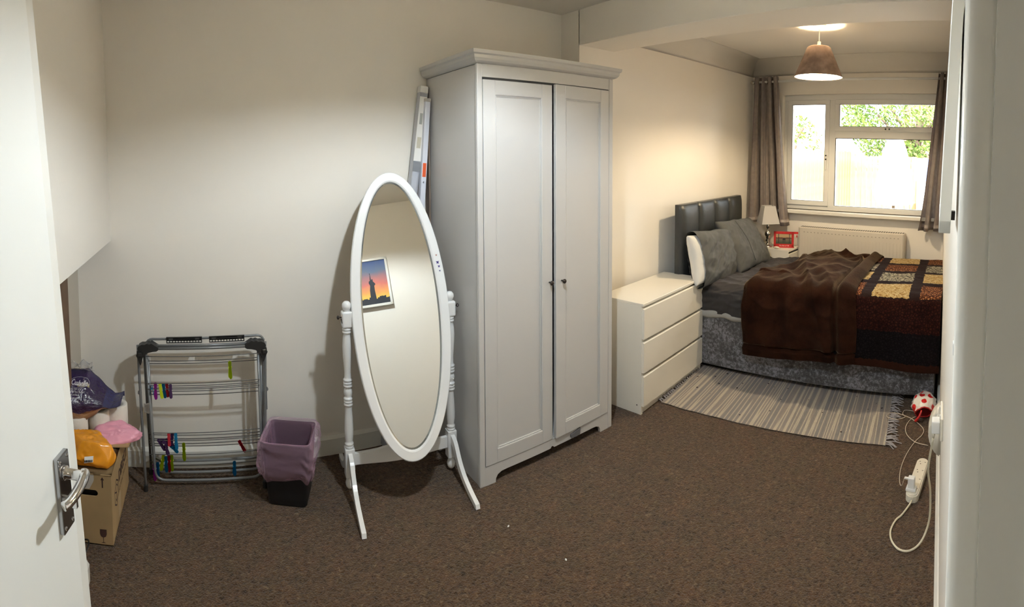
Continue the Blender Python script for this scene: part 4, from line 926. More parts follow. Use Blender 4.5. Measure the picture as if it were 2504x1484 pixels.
# toilet rolls
rolls = [(-0.640, 2.275, 'white toilet roll beside the open door edge, leftmost on the box'), (-0.548, 2.350, 'white toilet roll in the middle under the purple wrapper'), (-0.468, 2.388, 'white toilet roll at the right, nearest the airer, half under the wrapper')]
for i, (x, y, lab) in enumerate(rolls):
    t = thing('toilet_roll', lab, 'toilet roll', (x, y, BZ + 0.005), group='toilet rolls on the cardboard box'); h = 0.11 + (0.012 if i == 2 else 0)
    bm = B(); lathe(bm, [(0.020, 0.002), (0.048, 0.0), (0.052, 0.004), (0.053, 0.05), (0.052, h - 0.004), (0.048, h), (0.020, h - 0.002), (0.020, 0.002)], 28, cap=False); mk('paper', bm, 'tissue', t, True)
    bm = B(); lathe(bm, [(0.0195, 0.0), (0.0195, h - 0.001)], 18, cap=False); mk('core', bm, 'cardboard', t, True)

# torn purple multipack wrapper lying over the rolls
def packmat():
    m = bpy.data.materials.new('purple_multipack_film'); m.use_nodes = True; n, l = nodes_of(m); b = n['Principled BSDF']
    b.inputs['Roughness'].default_value = 0.22; b.inputs['Specular IOR Level'].default_value = 0.6
    uv = n.new('ShaderNodeUVMap'); sp = n.new('ShaderNodeSeparateXYZ'); l.new(uv.outputs[0], sp.inputs[0])
    t = n.new('ShaderNodeTexNoise'); t.inputs['Scale'].default_value = 9; t.inputs['Detail'].default_value = 4; l.new(uv.outputs[0], t.inputs['Vector'])
    y = math_(n, l, 'ADD', sp.outputs['Y'], math_(n, l, 'MULTIPLY', math_(n, l, 'SUBTRACT', t.outputs['Fac'], 0.5), 0.10))
    r = ramp(n, [(0.0, (0.24, 0.12, 0.05)), (0.15, (0.42, 0.24, 0.12)), (0.215, (0.22, 0.10, 0.05)), (0.235, (0.022, 0.008, 0.045)), (0.55, (0.020, 0.007, 0.045)), (0.9, (0.024, 0.012, 0.06)), (1.0, (0.03, 0.025, 0.08))])
    l.new(y, r.inputs[0])
    blue = mixc(n, l, math_(n, l, 'MULTIPLY', math_(n, l, 'GREATER_THAN', sp.outputs['X'], 0.74), math_(n, l, 'GREATER_THAN', y, 0.235)), r.outputs[0], (0.025, 0.025, 0.09))
    l.new(blue, b.inputs['Base Color'])
    bp = n.new('ShaderNodeBump'); bp.inputs['Strength'].default_value = 0.6; bp.inputs['Distance'].default_value = 0.008
    t2 = n.new('ShaderNodeTexNoise'); t2.inputs['Scale'].default_value = 16; t2.inputs['Detail'].default_value = 3; l.new(uv.outputs[0], t2.inputs['Vector']); l.new(t2.outputs['Fac'], bp.inputs['Height']); l.new(bp.outputs['Normal'], b.inputs['Normal'])
    return m
M['pack'] = packmat()
t = thing('tissue_pack_wrapper', 'torn purple toilet roll multipack wrapper with white lettering on the rolls', 'wrapper', (-0.545, 2.33, BZ + 0.005))
def wrapf(u, v):
    # u around front from left to right, v from hem up
    x = -0.19 + 0.30 * u
    hem = 0.100 + 0.06 * max(0, (u - 0.45)) ** 1.2 * 2 + 0.010 * math.sin(u * 11)
    top = (0.30 - 0.02 * u) if u < 0.47 else (0.30 - 0.02 * u) - (u - 0.47) * 0.33
    top = max(top, hem + 0.015)
    z = hem + (top - hem) * v
    bulge = 0.055 * math.sin(PI * min(1, v * 0.9 + 0.12)) * (1 - 0.35 * u)
    y = -0.098 + 0.10 * u - bulge + 0.10 * v ** 2 + 0.010 * fbm(u * 6, v * 6, 1.3)
    return Vector((x, y, z + 0.004 * nz(u * 9, v * 3, 4)))
bm = B(); grid(bm, 48, 36, wrapf, lambda u, v: (u, v)); 
grid(bm, 48, 8, lambda u, v: wrapf(u, 1).lerp(Vector((-0.19 + 0.30 * u, 0.10, max(0.14, wrapf(u, 1).z - 0.08))), v), lambda u, v: (u, 1.0))
bmesh.ops.remove_doubles(bm, verts=bm.verts, dist=0.0004); bmesh.ops.solidify(bm, geom=list(bm.faces), thickness=0.0008); mk('film', bm, 'pack', t, True)
bm = B(); grid(bm, 24, 14, lambda u, v: Vector((-0.19 + 0.17 * u, -0.02 + 0.06 * v + 0.02 * fbm(u * 5, v * 5, 7), 0.288 + 0.070 * math.sin(PI * min(1, v + .2)) * (0.7 + 0.5 * nz(u * 6, v * 3, 2)) + 0.01 * fbm(u * 9, v * 9, 2)))); 
bmesh.ops.solidify(bm, geom=list(bm.faces), thickness=0.0006); tp = mk('clear_top', bm, 'clearwrap', t, True); tp['label'] = 'crumpled clear top of the wrapper'
wt = mat('pack_white_print', (0.62, 0.60, 0.66), 0.4)
def ontext(name, body, size, mtl, u0, v0, rot=0.0, shear=0.0, bold=0.0):
    p = wrapf(u0, v0); mw = Matrix.Translation(p + Vector((0, -0.006, 0))) @ Matrix.Rotation(math.radians(18), 4, 'Z') @ Matrix.Rotation(math.radians(-rot), 4, 'Y') @ Matrix.Rotation(PI / 2, 4, 'X')
    cu = text(name, body, size, mtl, t, mw, shear=shear, bold=bold)
    me = cu.data
    for v in me.vertices:   # drape on the film
        u = (v.co.x + 0.19) / 0.30
        best = min(range(41), key=lambda k: abs(wrapf(u, k / 40).z - v.co.z)); q = wrapf(u, best / 40); v.co.y = q.y - 0.0045
    return cu
M['packwhite'] = wt; M['packgold'] = mat('pack_gold_print', (0.36, 0.30, 0.14), 0.4)
ontext('brand_lettering', 'Cushelle', 0.0225, 'packwhite', 0.235, 0.76, -8, bold=0.0006)
ontext('gold_lettering', 'Ultra Quilted', 0.0085, 'packwhite', 0.36, 0.735, -6)
for k, s_ in enumerate(['Every fluffy sheet of an', 'Cushelle Ultra Quilted', 'plump air cushions', 'softness you can feel']):
    ontext('small_lettering', s_, 0.0085 if k != 1 else 0.0100, 'packwhite', 0.16 + 0.01 * k, 0.675 - 0.052 * k, -7)
bm = B(); grid(bm, 10, 3, lambda u, v: wrapf(0.34 + 0.17 * u, 0.725 + 0.055 * v) + Vector((0, -0.0012, 0))); mk('gold_badge', bm, 'packgold', t, True)
bm = B(); pts = [wrapf(0.36 + 0.15 * math.cos(a), 0.79 + 0.085 * math.sin(a)) + Vector((0, -0.0014, 0)) for a in [2 * PI * k / 30 for k in range(31)]]; tube(bm, pts, 0.0005, 5); mk('logo_ring', bm, 'packwhite', t, True)

# crumpled plastic bags
def crumple(name, label, cat, loc, dims, m, seed, rz=0.0, amp=0.28, sc=1.6, flat=0.35, planes=34):
    rnd = random.Random(int(seed * 10)); PL = []
    for _ in range(planes):
        n_ = Vector((rnd.gauss(0, 1), rnd.gauss(0, 1), rnd.gauss(0, 1))).normalized(); PL.append((n_, rnd.uniform(0.72, 1.0 + amp)))
    bm = B(); q = bmesh.ops.create_icosphere(bm, subdivisions=5, radius=1.0)
    for v in bm.verts:
        n_ = v.co.normalized(); rr_ = 1.5
        for pn, pd in PL:
            c = n_.dot(pn)
            if c > 0.12: rr_ = min(rr_, pd / c)
        rr_ += amp * 0.22 * fbm(n_.x * 1.3 + seed, n_.y * 1.3, n_.z * 1.3, sc, 3) + 0.02 * (1 - abs(nz(n_.x * 3 + seed, n_.y * 3, n_.z * 3)) * 5)
        c = n_ * rr_; c.z = max(c.z, -flat)
        v.co = Vector((c.x * dims[0], c.y * dims[1], (c.z + flat) * dims[2]))
    o = mk(name, bm, m, None, True); o.location = loc; o.rotation_euler = (0, 0, rz); return tag(o, label, cat)
ob = crumple('orange_carrier_bag', 'crumpled orange plastic carrier bag on the front of the cardboard box', 'bag', (-0.562, 2.115, BZ + 0.006), (0.092, 0.078, 0.085), 'orangebag', 3.1, amp=0.3, sc=1.2, planes=26)
bm = B(); grid(bm, 4, 3, lambda u, v: Vector((0.016 + 0.036 * u, -0.088 + 0.012 * u + 0.010 * v, 0.034 + 0.021 * v))); bc = mk('barcode_label', bm, 'paper', ob); bc['label'] = 'white barcode printed on the bag'
bm = B()
random.seed(5); xx = 0.028
while xx < 0.062:
    ww_ = random.choice((0.0005, 0.001, 0.0016)); u = (xx - 0.025) / 0.042
    box(bm, xx - 0.011, xx - 0.011 + ww_, -0.0898 + 0.012 * u, -0.0885 + 0.012 * u, 0.037, 0.046); xx += ww_ + random.choice((0.0006, 0.0011))
mk('barcode_bars', bm, 'ink', bc)['kind'] = 'stuff'
crumple('pink_plastic_bag', 'crumpled pink plastic bag in front of the right toilet roll', 'bag', (-0.452, 2.295, BZ + 0.006), (0.080, 0.038, 0.045), 'pinkbag', 8.4, rz=0.25, amp=0.9, sc=1.7, planes=13)
t = thing('cardboard_scrap', 'small torn cardboard flap under the pink bag', 'cardboard scrap', (-0.425, 2.25, BZ + 0.004), 0.2)
bm = B(); prism(bm, [(-0.08, -0.02), (0.03, -0.03), (0.05, 0.03), (-0.06, 0.05)], 2, 0, 0.004); mk('flap', bm, 'cardboard', t)
# black cable loop by the box
o = mk('black_cable', tube(B(), [(-0.60, 2.005, 0.006), (-0.555, 2.012, 0.02), (-0.530, 1.99, 0.035), (-0.528, 1.95, 0.03), (-0.55, 1.90, 0.008), (-0.62, 1.87, 0.005)], 0.0032, 8, 6), 'black', None, True); tag(o, 'thin black cable curling on the carpet beside the cardboard box', 'cable')

# ------------------------------------------------------------------ chest of drawers
ca = math.radians(7)
t = thing('chest_of_drawers', 'white three-drawer chest beside the bed with a pale top', 'chest of drawers', (2.285, 1.975, 0), ca)
CW, CDp, CH = 0.785, 0.325, 0.685
bm = B(); box(bm, 0, CW, -0.012, CDp, CH - 0.017, CH, 0.002, 1); mk('top', bm, 'malm', t)
for x_ in (0.0, CW - 0.018):
    bm = B(); box(bm, x_, x_ + 0.018, 0.0, CDp, 0, CH - 0.017, 0.001, 1); mk('side_panel', bm, 'malm', t)
bm = B(); box(bm, 0.018, CW - 0.018, 0.010, 0.026, 0, 0.06); box(bm, 0.018, CW - 0.018, 0.03, CDp, CH - 0.04, CH - 0.017); box(bm, 0.018, CW - 0.018, CDp - 0.006, CDp, 0, CH - 0.02); box(bm, 0.018, CW - 0.018, 0.012, 0.024, 0.05, CH - 0.02); mk('carcass', bm, 'malm', t)
dh = 0.182
for k in range(3):
    z0 = 0.052 + k * 0.2075
    bm = B(); prism(bm, [(-0.016, z0), (0.004, z0), (0.004, z0 + dh + 0.004), (-0.008, z0 + dh + 0.004), (-0.016, z0 + dh)], 0, 0.006, CW - 0.006); df = mk('drawer', bm, 'malm', t)
    bm = B(); box(bm, 0.018, CW - 0.018, 0.004, 0.013, z0 + 0.01, z0 + dh - 0.018); mk('drawer_box', bm, 'malm', df)
bm = B(); lathe(bm, [(0.004, 0), (0.004, 0.0006)], 10, Matrix.Translation((-0.0003, 0.03, 0.055)) @ Matrix.Rotation(-PI / 2, 4, 'Y')); mk('screw_hole', bm, 'black', t)

# ------------------------------------------------------------------ bed
BA = math.radians(5.5); BO = (3.048, 2.235)
def bed_thing(name, label, cat, z=0.0):
    # local frame: x across the bed, y towards the headboard (so the foot is at -y)
    return thing(name, label, cat, (BO[0], BO[1], z), BA)
BWD = 1.08; BL = 1.835
t = bed_thing('bed', 'divan bed with black panelled headboard and crushed velvet grey base', 'bed')
bm = B(); box(bm, 0.0, BWD, -BL, -0.02, 0.045, 0.44, 0.018, 3); mk('divan_base', bm, 'velvet', t)
for x in (0.10, BWD - 0.10):
    for y in (-0.15, -BL / 2, -BL + 0.15):
        bm = B(); lathe(bm, [(0.018, 0), (0.02, 0.01), (0.02, 0.04), (0.012, 0.046)], 12, Matrix.Translation((x, y, 0))); mk('castor', bm, 'black', t)
bm = B(); box(bm, 0.012, BWD - 0.012, -BL + 0.01, -0.02, 0.44, 0.645, 0.05, 4); mk('mattress', bm, 'pillowwhite', t, True)
pw = BWD / 4
for k in range(4):
    def hb(u, v, k=k):
        # padded panel, u across, v up, bulging
        e = 1 - (abs(2 * u - 1)) ** 4; e2 = 1 - (max(0, (v - 0.80) / 0.20)) ** 2.5
        return Vector((-0.022 + k * (pw + 0.005) + (pw + 0.004) * u, 0.02 - 0.042 * (e ** 0.5) * (0.55 + 0.45 * max(e2, 0) ** 0.5) , 0.42 + (1.205 - 0.42) * v))
    bm = B(); grid(bm, 16, 20, hb)
    # top return
    grid(bm, 16, 4, lambda u, v: hb(u, 1).lerp(Vector((hb(u, 1).x, 0.055, 1.205)), v)); grid(bm, 3, 20, lambda u, v: hb(0, v).lerp(Vector((hb(0, v).x, 0.055, hb(0, v).z)), u)); grid(bm, 3, 20, lambda u, v: hb(1, v).lerp(Vector((hb(1, v).x, 0.055, hb(1, v).z)), u))
    bmesh.ops.remove_doubles(bm, verts=bm.verts, dist=0.0005); bmesh.ops.recalc_face_normals(bm, faces=list(bm.faces)); mk('headboard_panel', bm, 'leather', t, True)
bm = B(); box(bm, -0.020, BWD + 0.0, 0.035, 0.058, 0.42, 1.20, 0.004, 1); box(bm, 0.12, 0.18, 0.01, 0.035, 0.05, 0.5); box(bm, BWD - 0.18, BWD - 0.12, 0.01, 0.035, 0.05, 0.5); mk('headboard_back', bm, 'black', t)
# white protector edge
t = bed_thing('mattress_protector', 'white mattress protector peeping out under the charcoal sheet', 'bedding')
bm = B(); grid(bm, 60, 3, lambda u, v: Vector((-0.004 - 0.012 * math.sin(PI * v) - 0.006 * nz(u * 9, 0), -0.03 - 1.0 * u, 0.40 + 0.022 * nz(u * 8, 1) + 0.07 * v)))
bmesh.ops.solidify(bm, geom=list(bm.faces), thickness=0.003); mk('protector', bm, 'pillowwhite', t, True)
# charcoal fitted sheet with folds
t = bed_thing('fitted_sheet', 'creased charcoal fitted sheet on the mattress', 'sheet')
def sheetf(u, v):
    # u: across from near bottom edge over the top to far side; v: from head to foot
    s = u * (0.22 + BWD + 0.20); y = -0.03 - 1.1 * v
    if s < 0.22: x, z = -0.006 - 0.012 * math.sin(PI * s / 0.22), 0.435 + s - 0.0
    elif s < 0.22 + BWD: x, z = s - 0.22, 0.652
    else: x, z = BWD + 0.006, 0.652 - (s - 0.22 - BWD)
    c = 0.03
    if 0.16 < s < 0.30:
        a = (s - 0.16) / 0.14 * PI / 2; x = -0.010 + 0.06 * (1 - math.cos(a)) ; z = 0.592 + 0.062 * math.sin(a)
    w = 0.4 * fbm(s * 3.0 - y * 2.4, y * 6 + s * 2, 0.3, 1.0, 3) + 0.30 * (1 - abs(nz(s * 9 - y * 3, y * 3 + s * 2, 2.2)) * 3) + 0.22 * (1 - abs(nz(s * 20 + y * 6, y * 7, 5.2)) * 3)
    k = 0.026 if s > 0.2 else 0.030
    if s > 0.85: k = 0.05
    n_ = (Vector((0, 0, 1)) if s > 0.25 else Vector((-1, 0, 0.2)))
    return Vector((x, y, z)) + n_ * k * max(w, -0.15)
bm = B(); grid(bm, 150, 110, sheetf); mk('sheet', bm, 'sheet', t, True)

# throw: brown reverse folded over, patchwork beyond
def throwprof(s, puff):
    # s: metres along the cross-section measured from the near top edge (negative = drop), near side at x<0
    if s < 0:
        d = -s
        return Vector((-0.045 - 0.02 * min(1, d / 0.1) - 0.010 * math.sin(min(d, 0.5) * 7), 0, 0.640 - d + 0.012)) + Vector((0, 0, 0))
    if s < 0.12:
        a = s / 0.12 * PI / 2
        return Vector((-0.045 + 0.09 * (1 - math.cos(a)), 0, 0.652 + 0.045 * math.sin(a)))
    x = 0.045 + (s - 0.12)
    if x < 1.04: return Vector((x, 0, 0.697 + puff * min(1, (x - 0.045) / 0.35) * 0.022))
    a = min((x - 1.04) / 0.10, 1) * PI / 2
    if x < 1.14: return Vector((1.04 + 0.07 * math.sin(a), 0, 0.697 + 0.022 * puff - 0.06 * (1 - math.cos(a))))
    return Vector((1.11, 0, 0.637 + 0.022 * puff - (x - 1.14)))
S0, S1 = -0.47, 1.35
t = bed_thing('plush_throw', 'thick brown plush throw with animal-print patchwork spread over the bed', 'throw')
def thrown(s):
    a = throwprof(s - 0.012, 1.0); b = throwprof(s + 0.012, 1.0)
    if s < -0.02: d = Vector((0.02, 0, 1))
    else: d = b - a
    d.normalize(); return Vector((-d.z, 0, d.x))
def ridge(x, y, z, p=1.0): return (1 - abs(noise.noise(Vector((x, y, z)))) * 2.4)
def brown(u, v):
    s = S0 + 0.03 + (S1 - S0 - 0.03) * u; e_ = min(1, max(0, (s - 0.02) / 0.75)); e_ = e_ * e_ * (3 - 2 * e_); ys = -0.535 - 0.17 * e_; y = ys + (-1.325 - ys) * v + 0.02 * math.sin(u * 4)
    p = throwprof(s, 1.0)
    edge = min(v / 0.06, 1.0) ** 0.5
    # folds fan out from the far rolled edge down towards the near hem
    q = y * 9.0 - s * 3.2 + 1.5 * nz(s * 1.6, y * 2.2, 5)
    f1 = ridge(q * 0.55, s * 0.9, 3.3); f2 = fbm(s * 3.2 + y * 2, y * 5, 1.7, 1.0, 3); f3 = ridge(s * 4.2 + y * 2.0, y * 5.5 - s * 2.0, 8.8)
    k = min(1.0, max(0.0, (v - 0.18) / 0.35)) if s < 0.25 else 1.0
    fold = 0.036 * f1 * (0.25 + 0.75 * k) + 0.030 * f2 + 0.014 * f3
    if s < -0.36: fold *= 0.35
    if v > 0.80:
        w = (v - 0.80) / 0.20; fold = fold * max(0, 1 - w * 4) + (-0.022 * math.exp(-((w - 0.14) / 0.10) ** 2) + 0.040 * math.sin(PI * min(1, max(0, (w - 0.12) / 0.88)) ** 0.8) if w > 0.0 else 0)
    fold -= 0.022 * max(0, 1 - abs(s + 0.375) / 0.018)
    if s < -0.375: fold += 0.012
    p = p + thrown(s) * (0.024 * edge + max(fold, -0.022) * (0.5 if s > 1.1 else 1.0)); p.y = y + 0.014 * f2 - (0.02 * math.sin(PI * min(1, max(0, (0.1 - s) / 0.6))) * v if s < 0.1 else 0)
    if s < 0: p.z += 0.055 * v * (-s / 0.44)
    return p
bm = B(); grid(bm, 230, 150, brown)
bmesh.ops.solidify(bm, geom=list(bm.faces), thickness=0.020); o = mk('folded_brown_reverse', bm, 'brownplush', t, True); o['label'] = 'plain brown plush reverse folded back'
def patchf(u, v):
    s = S0 + 0.065 + (S1 - S0 - 0.065) * u; y = -1.18 - 0.685 * v
    p = throwprof(s, 1.0); f2 = fbm(s * 3, y * 4, 6.1, 1.0, 3); f3 = ridge(s * 16, y * 5, 1.2)
    p = p + thrown(s) * (0.010 + (0.016 * f2 + 0.003 * f3) * (0.5 if s > 1.1 else 1)); p.y = y
    if s < 0: p.z -= 0.03 * (v - 0.4) * (-s / 0.4); p.x -= 0.012 * math.sin(y * 14) * (-s / 0.4)
    return p
bm = B(); grid(bm, 150, 70, patchf, lambda u, v: (S0 + 0.065 + (S1 - S0 - 0.065) * u, 1.18 + 0.685 * v)); bmesh.ops.solidify(bm, geom=list(bm.faces), thickness=0.012)
o = mk('patchwork_side', bm, 'patch', t, True); o['label'] = 'cream, leopard and zebra patchwork face with dark bands'

# pillows
def pillow_geo(bm, w, h, th, seed, x0=-1.0, x1=1.0, wr=1.0, sc=1.0, cx=0.0):
    n_u, n_v = 80, 60
    def f(side):
        def g(u, v):
            a = x0 + (x1 - x0) * u; b = -1 + 2 * v
            ed = (1 - abs(a) ** 3.2) * (1 - abs(b) ** 3.2); ed = max(ed, 0) ** 0.42
            pinch = 1 - 0.07 * (1 - abs(b) ** 2) * abs(a) ** 2; pin2 = 1 - 0.06 * (1 - abs(a) ** 2) * abs(b) ** 2
            w1 = fbm(a * 2 + seed, b * 2 + side, seed, 1.0, 3); rd = (1 - abs(nz(a * 3.4 - b * 1.8 + seed, b * 1.2 + a, seed)) * 3.0) + 0.6 * (1 - abs(nz(a * 7 - b * 4.5 + seed, b * 1.7 + a, seed + 3)) * 3)
            z = side * th / 2 * ed * (1 + 0.22 * w1) + side * wr * 0.0060 * rd * ed
            return Vector(((a * w / 2 * pinch) * sc + cx, z * sc, b * h / 2 * pin2 * sc + 0.010 * nz(a * 3, seed)))
        return g
    grid(bm, n_u, n_v, f(-1)); grid(bm, n_u, n_v, f(1)); bmesh.ops.remove_doubles(bm, verts=bm.verts, dist=0.003); bmesh.ops.recalc_face_normals(bm, faces=list(bm.faces))
t = thing('pillow', 'grey-cased pillow with its white end showing, nearest the chest of drawers', 'pillow', (3.262, 2.095, 0.806), rot=(math.radians(-15), math.radians(4), math.radians(5)), group='pillows at the headboard')
bm = B(); pillow_geo(bm, 0.68, 0.36, 0.155, 1.3, wr=0.1); mk('inner_pillow', bm, 'pillowwhite', t, True)
bm = B(); pillow_geo(bm, 0.68, 0.41, 0.185, 4.3, x0=-0.86, x1=1.0, wr=1.2, sc=1.03, cx=0.015); mk('pillowcase', bm, 'pillow', t, True)
t = thing('pillow', 'grey-cased pillow leaning higher, nearest the bedside table', 'pillow', (3.75, 2.10, 0.830), rot=(math.radians(-32), math.radians(3), math.radians(4)), group='pillows at the headboard')
bm = B(); pillow_geo(bm, 0.64, 0.46, 0.17, 7.7, wr=1.0); mk('pillowcase', bm, 'pillow', t, True)
bm = B(); tube(bm, [(-0.14, -0.086, 0.18), (-0.13, -0.100, 0.08), (-0.12, -0.104, 0), (-0.125, -0.100, -0.08), (-0.12, -0.082, -0.18)], 0.003, 6, 4); mk('case_seam', bm, 'pillow', t, True)

# ------------------------------------------------------------------ bedside table, lamp, photo frame
t = thing('bedside_table', 'pale bedside table between the bed and the window wall', 'bedside table', (4.135, 1.86, 0))
bm = B(); box(bm, 0, 0.27, 0, 0.50, 0.715, 0.733, 0.001, 1); mk('top', bm, 'malm', t)
for x_ in (0, 0.254):
    bm = B(); box(bm, x_, x_ + 0.016, 0.004, 0.50, 0, 0.715); mk('side_panel', bm, 'malm', t)
bm = B(); box(bm, 0.016, 0.254, 0.49, 0.5, 0, 0.7); mk('back_panel', bm, 'malm', t)
for k in range(3):
    bm = B(); box(bm, 0.004, 0.266, -0.004, 0.014, 0.06 + 0.215 * k, 0.06 + 0.215 * k + 0.205, 0.001, 1); mk('drawer', bm, 'malm', t)
t = thing('table_lamp', 'table lamp with pale square tapered shade and turned silver base', 'table lamp', (4.185, 2.095, 0.733), math.radians(12))
bm = B(); lathe(bm, [(0.042, 0), (0.044, 0.006), (0.036, 0.016), (0.020, 0.026), (0.012, 0.040), (0.020, 0.052), (0.024, 0.062), (0.014, 0.078), (0.026, 0.100), (0.033, 0.120), (0.030, 0.142), (0.014, 0.162), (0.011, 0.172), (0.019, 0.186), (0.014, 0.200), (0.018, 0.216), (0.009, 0.232), (0.008, 0.27)], 24); mk('base', bm, 'brass', t, True)
bm = B(); zt, zb = 0.385, 0.222; a_, b_ = 0.052, 0.085
V0 = [bm.verts.new((x * b_, y * b_, zb)) for x, y in ((-1, -1), (1, -1), (1, 1), (-1, 1))]; V1 = [bm.verts.new((x * a_, y * a_, zt)) for x, y in ((-1, -1), (1, -1), (1, 1), (-1, 1))]
for k in range(4): bm.faces.new((V0[k], V0[(k + 1) % 4], V1[(k + 1) % 4], V1[k]))
bmesh.ops.rotate(bm, verts=bm.verts, cent=(0, 0, 0), matrix=Matrix.Rotation(math.radians(33), 3, 'Z')); bmesh.ops.solidify(bm, geom=list(bm.faces), thickness=0.002); mk('shade', bm, 'shade', t)
o = mk('switch_cord', tube(B(), [(4.19, 2.05, 0.74), (4.19, 1.99, 0.738), (4.16, 1.95, 0.739), (4.148, 1.99, 0.739), (4.142, 2.0, 0.738)], 0.003, 6, 5), 'cream', None, True); tag(o, 'cream lamp flex curling on the bedside table', 'cable')
bm = B(); sphere(bm, (4.150, 1.985, 0.745), 0.012, 1.2, 2.2, 0.9); o = mk('inline_switch', bm, 'cream', None, True); tag(o, 'small cream inline switch at the edge of the bedside table', 'switch')
t = thing('photo_frame', 'red post-shaped photo frame with white script on the bedside table', 'photo frame', (4.235, 1.955, 0.733), math.radians(-68))
# local: x right, y away, z up ; faces -y
def RFt(): pass
bm = B(); fwid, fhei = 0.185, 0.148
for x0, x1, z0, z1 in ((-fwid / 2, -fwid / 2 + 0.020, 0.0, fhei), (fwid / 2 - 0.020, fwid / 2, 0.0, fhei), (-fwid / 2, fwid / 2, fhei - 0.022, fhei), (-fwid / 2, fwid / 2, 0, 0.034)): box(bm, x0, x1, 0, 0.012, z0, z1, 0.001, 1)
box(bm, -fwid / 2 - 0.004, fwid / 2 + 0.004, -0.008, 0.03, 0.0, 0.007, 0.001, 1); box(bm, fwid / 2 - 0.001, fwid / 2 + 0.040, 0, 0.012, fhei - 0.020, fhei, 0.001, 1); fr_ = mk('frame', bm, 'red', t)
bm = B(); tube(bm, [(fwid / 2 + 0.028, 0.006, fhei - 0.02), (fwid / 2 + 0.028, 0.006, fhei - 0.028)], 0.0008, 5); lathe(bm, [(0.001, 0.0), (0.006, -0.012), (0.005, -0.020), (0.001, -0.030)], 10, Matrix.Translation((fwid / 2 + 0.028, 0.006, fhei - 0.026))); mk('hanging_charm', bm, 'red', t, True)
bm = B(); grid(bm, 1, 1, lambda u, v: Vector((-0.073 + 0.146 * u, 0.004, 0.033 + 0.094 * v)), lambda u, v: (u, v)); 
def photomat():
    m = bpy.data.materials.new('field_photo'); m.use_nodes = True; n, l = nodes_of(m); b = n['Principled BSDF']; b.inputs['Roughness'].default_value = 0.3
    uv = n.new('ShaderNodeUVMap'); sp = n.new('ShaderNodeSeparateXYZ'); l.new(uv.outputs[0], sp.inputs[0])
    t_ = n.new('ShaderNodeTexNoise'); t_.inputs['Scale'].default_value = 9; l.new(uv.outputs[0], t_.inputs['Vector'])
    y = math_(n, l, 'ADD', sp.outputs['Y'], math_(n, l, 'MULTIPLY', math_(n, l, 'SUBTRACT', t_.outputs['Fac'], 0.5), 0.12))
    r = ramp(n, [(0.0, (0.03, 0.045, 0.02)), (0.25, (0.09, 0.10, 0.07)), (0.5, (0.20, 0.15, 0.10)), (0.56, (0.10, 0.04, 0.03)), (0.62, (0.10, 0.04, 0.03)), (0.66, (0.45, 0.32, 0.17)), (1.0, (0.48, 0.38, 0.22))]); l.new(y, r.inputs[0]); l.new(r.outputs[0], b.inputs['Base Color']); return m
ph = mk('photograph', bm, photomat(), t)
bm = B()
for x in (-0.047, 0.052): box(bm, x - 0.0028, x + 0.0028, 0.002, 0.0036, 0.042, 0.127)
sphere(bm, (0.003, 0.003, 0.078), 0.011, 1.3, 0.1, 0.8, 10); box(bm, -0.012, 0.016, 0.002, 0.0036, 0.072, 0.080)
for x in (-0.009, -0.001, 0.010): box(bm, x, x + 0.004, 0.002, 0.0036, 0.048, 0.075)
mk('photo_figures', bm, 'silhouette', ph)['kind'] = 'stuff'
M['scriptwhite'] = mat('script_white', (0.75, 0.55, 0.52), 0.5)
text('script_lettering', "The Eve of '98", 0.016, 'scriptwhite', fr_, Matrix.Translation((-0.045, -0.0008, 0.013)) @ Matrix.Rotation(PI / 2, 4, 'X'), shear=0.25, bold=0.0002)

# ------------------------------------------------------------------ rug
q = [Vector((2.480, 1.975, 0)), Vector((3.125, 2.085, 0)), Vector((3.347, 0.701, 0)), Vector((2.679, 0.598, 0))]
cx = sum(q, Vector()) / 4
t = thing('rag_rug', 'pale striped rag rug with grey fringes on the carpet by the bed', 'rug', (cx.x, cx.y, 0))
def rugp(u, v):
    a = q[0].lerp(q[1], u); b = q[3].lerp(q[2], u); p = a.lerp(b, v) - cx
    e = 0.006 * nz(v * 12, 0 if u < .5 else 5); p.x += e if u in (0, 1) else 0
    p.z = 0.006 + 0.003 * fbm(u * 3, v * 6, 2) + (0.004 * max(0, nz(v * 5, 3)) if u < 0.05 else 0)
    return p
bm = B(); grid(bm, 30, 80, rugp, lambda u, v: (u * 0.66, v * 1.4)); bmesh.ops.solidify(bm, geom=list(bm.faces), thickness=0.006); mk('woven_body', bm, 'rug', t)
random.seed(11)
tass = []
for k in range(6):
    bm = B()
    for _ in range(4):
        a = random.uniform(-0.35, 0.35); L_ = random.uniform(0.045, 0.075); c = random.uniform(-0.02, 0.02)
        tube(bm, [(random.uniform(-0.004, 0.004), 0, 0.006), (math.sin(a) * L_ * 0.5 + c * 0.3, L_ * 0.5, 0.013), (math.sin(a) * L_ + c, L_ * math.cos(a), 0.004)], 0.0026, 5, 3)
    me = bpy.data.meshes.new('tassel'); bm.to_mesh(me); bm.free(); me.materials.append(M['fringe']); tass.append(me)
for e, (a, b, n_) in enumerate(((q[0], q[1], 26), (q[3], q[2], 26))):
    dirv = (q[3] - q[0]).normalized() * (1 if e else -1)
    for k in range(n_):
        p = a.lerp(b, (k + 0.5) / n_) - cx; o = bpy.data.objects.new('tassel', random.choice(tass)); C.objects.link(o); o.parent = t; o.location = p - dirv * 0.004
        o.rotation_euler = (0, 0, math.atan2(dirv.y, dirv.x) - PI / 2 + random.uniform(-0.5, 0.5)); sc_ = random.uniform(0.8, 1.2) * (1.0 if e else 0.75); o.scale = (sc_, sc_, 1)

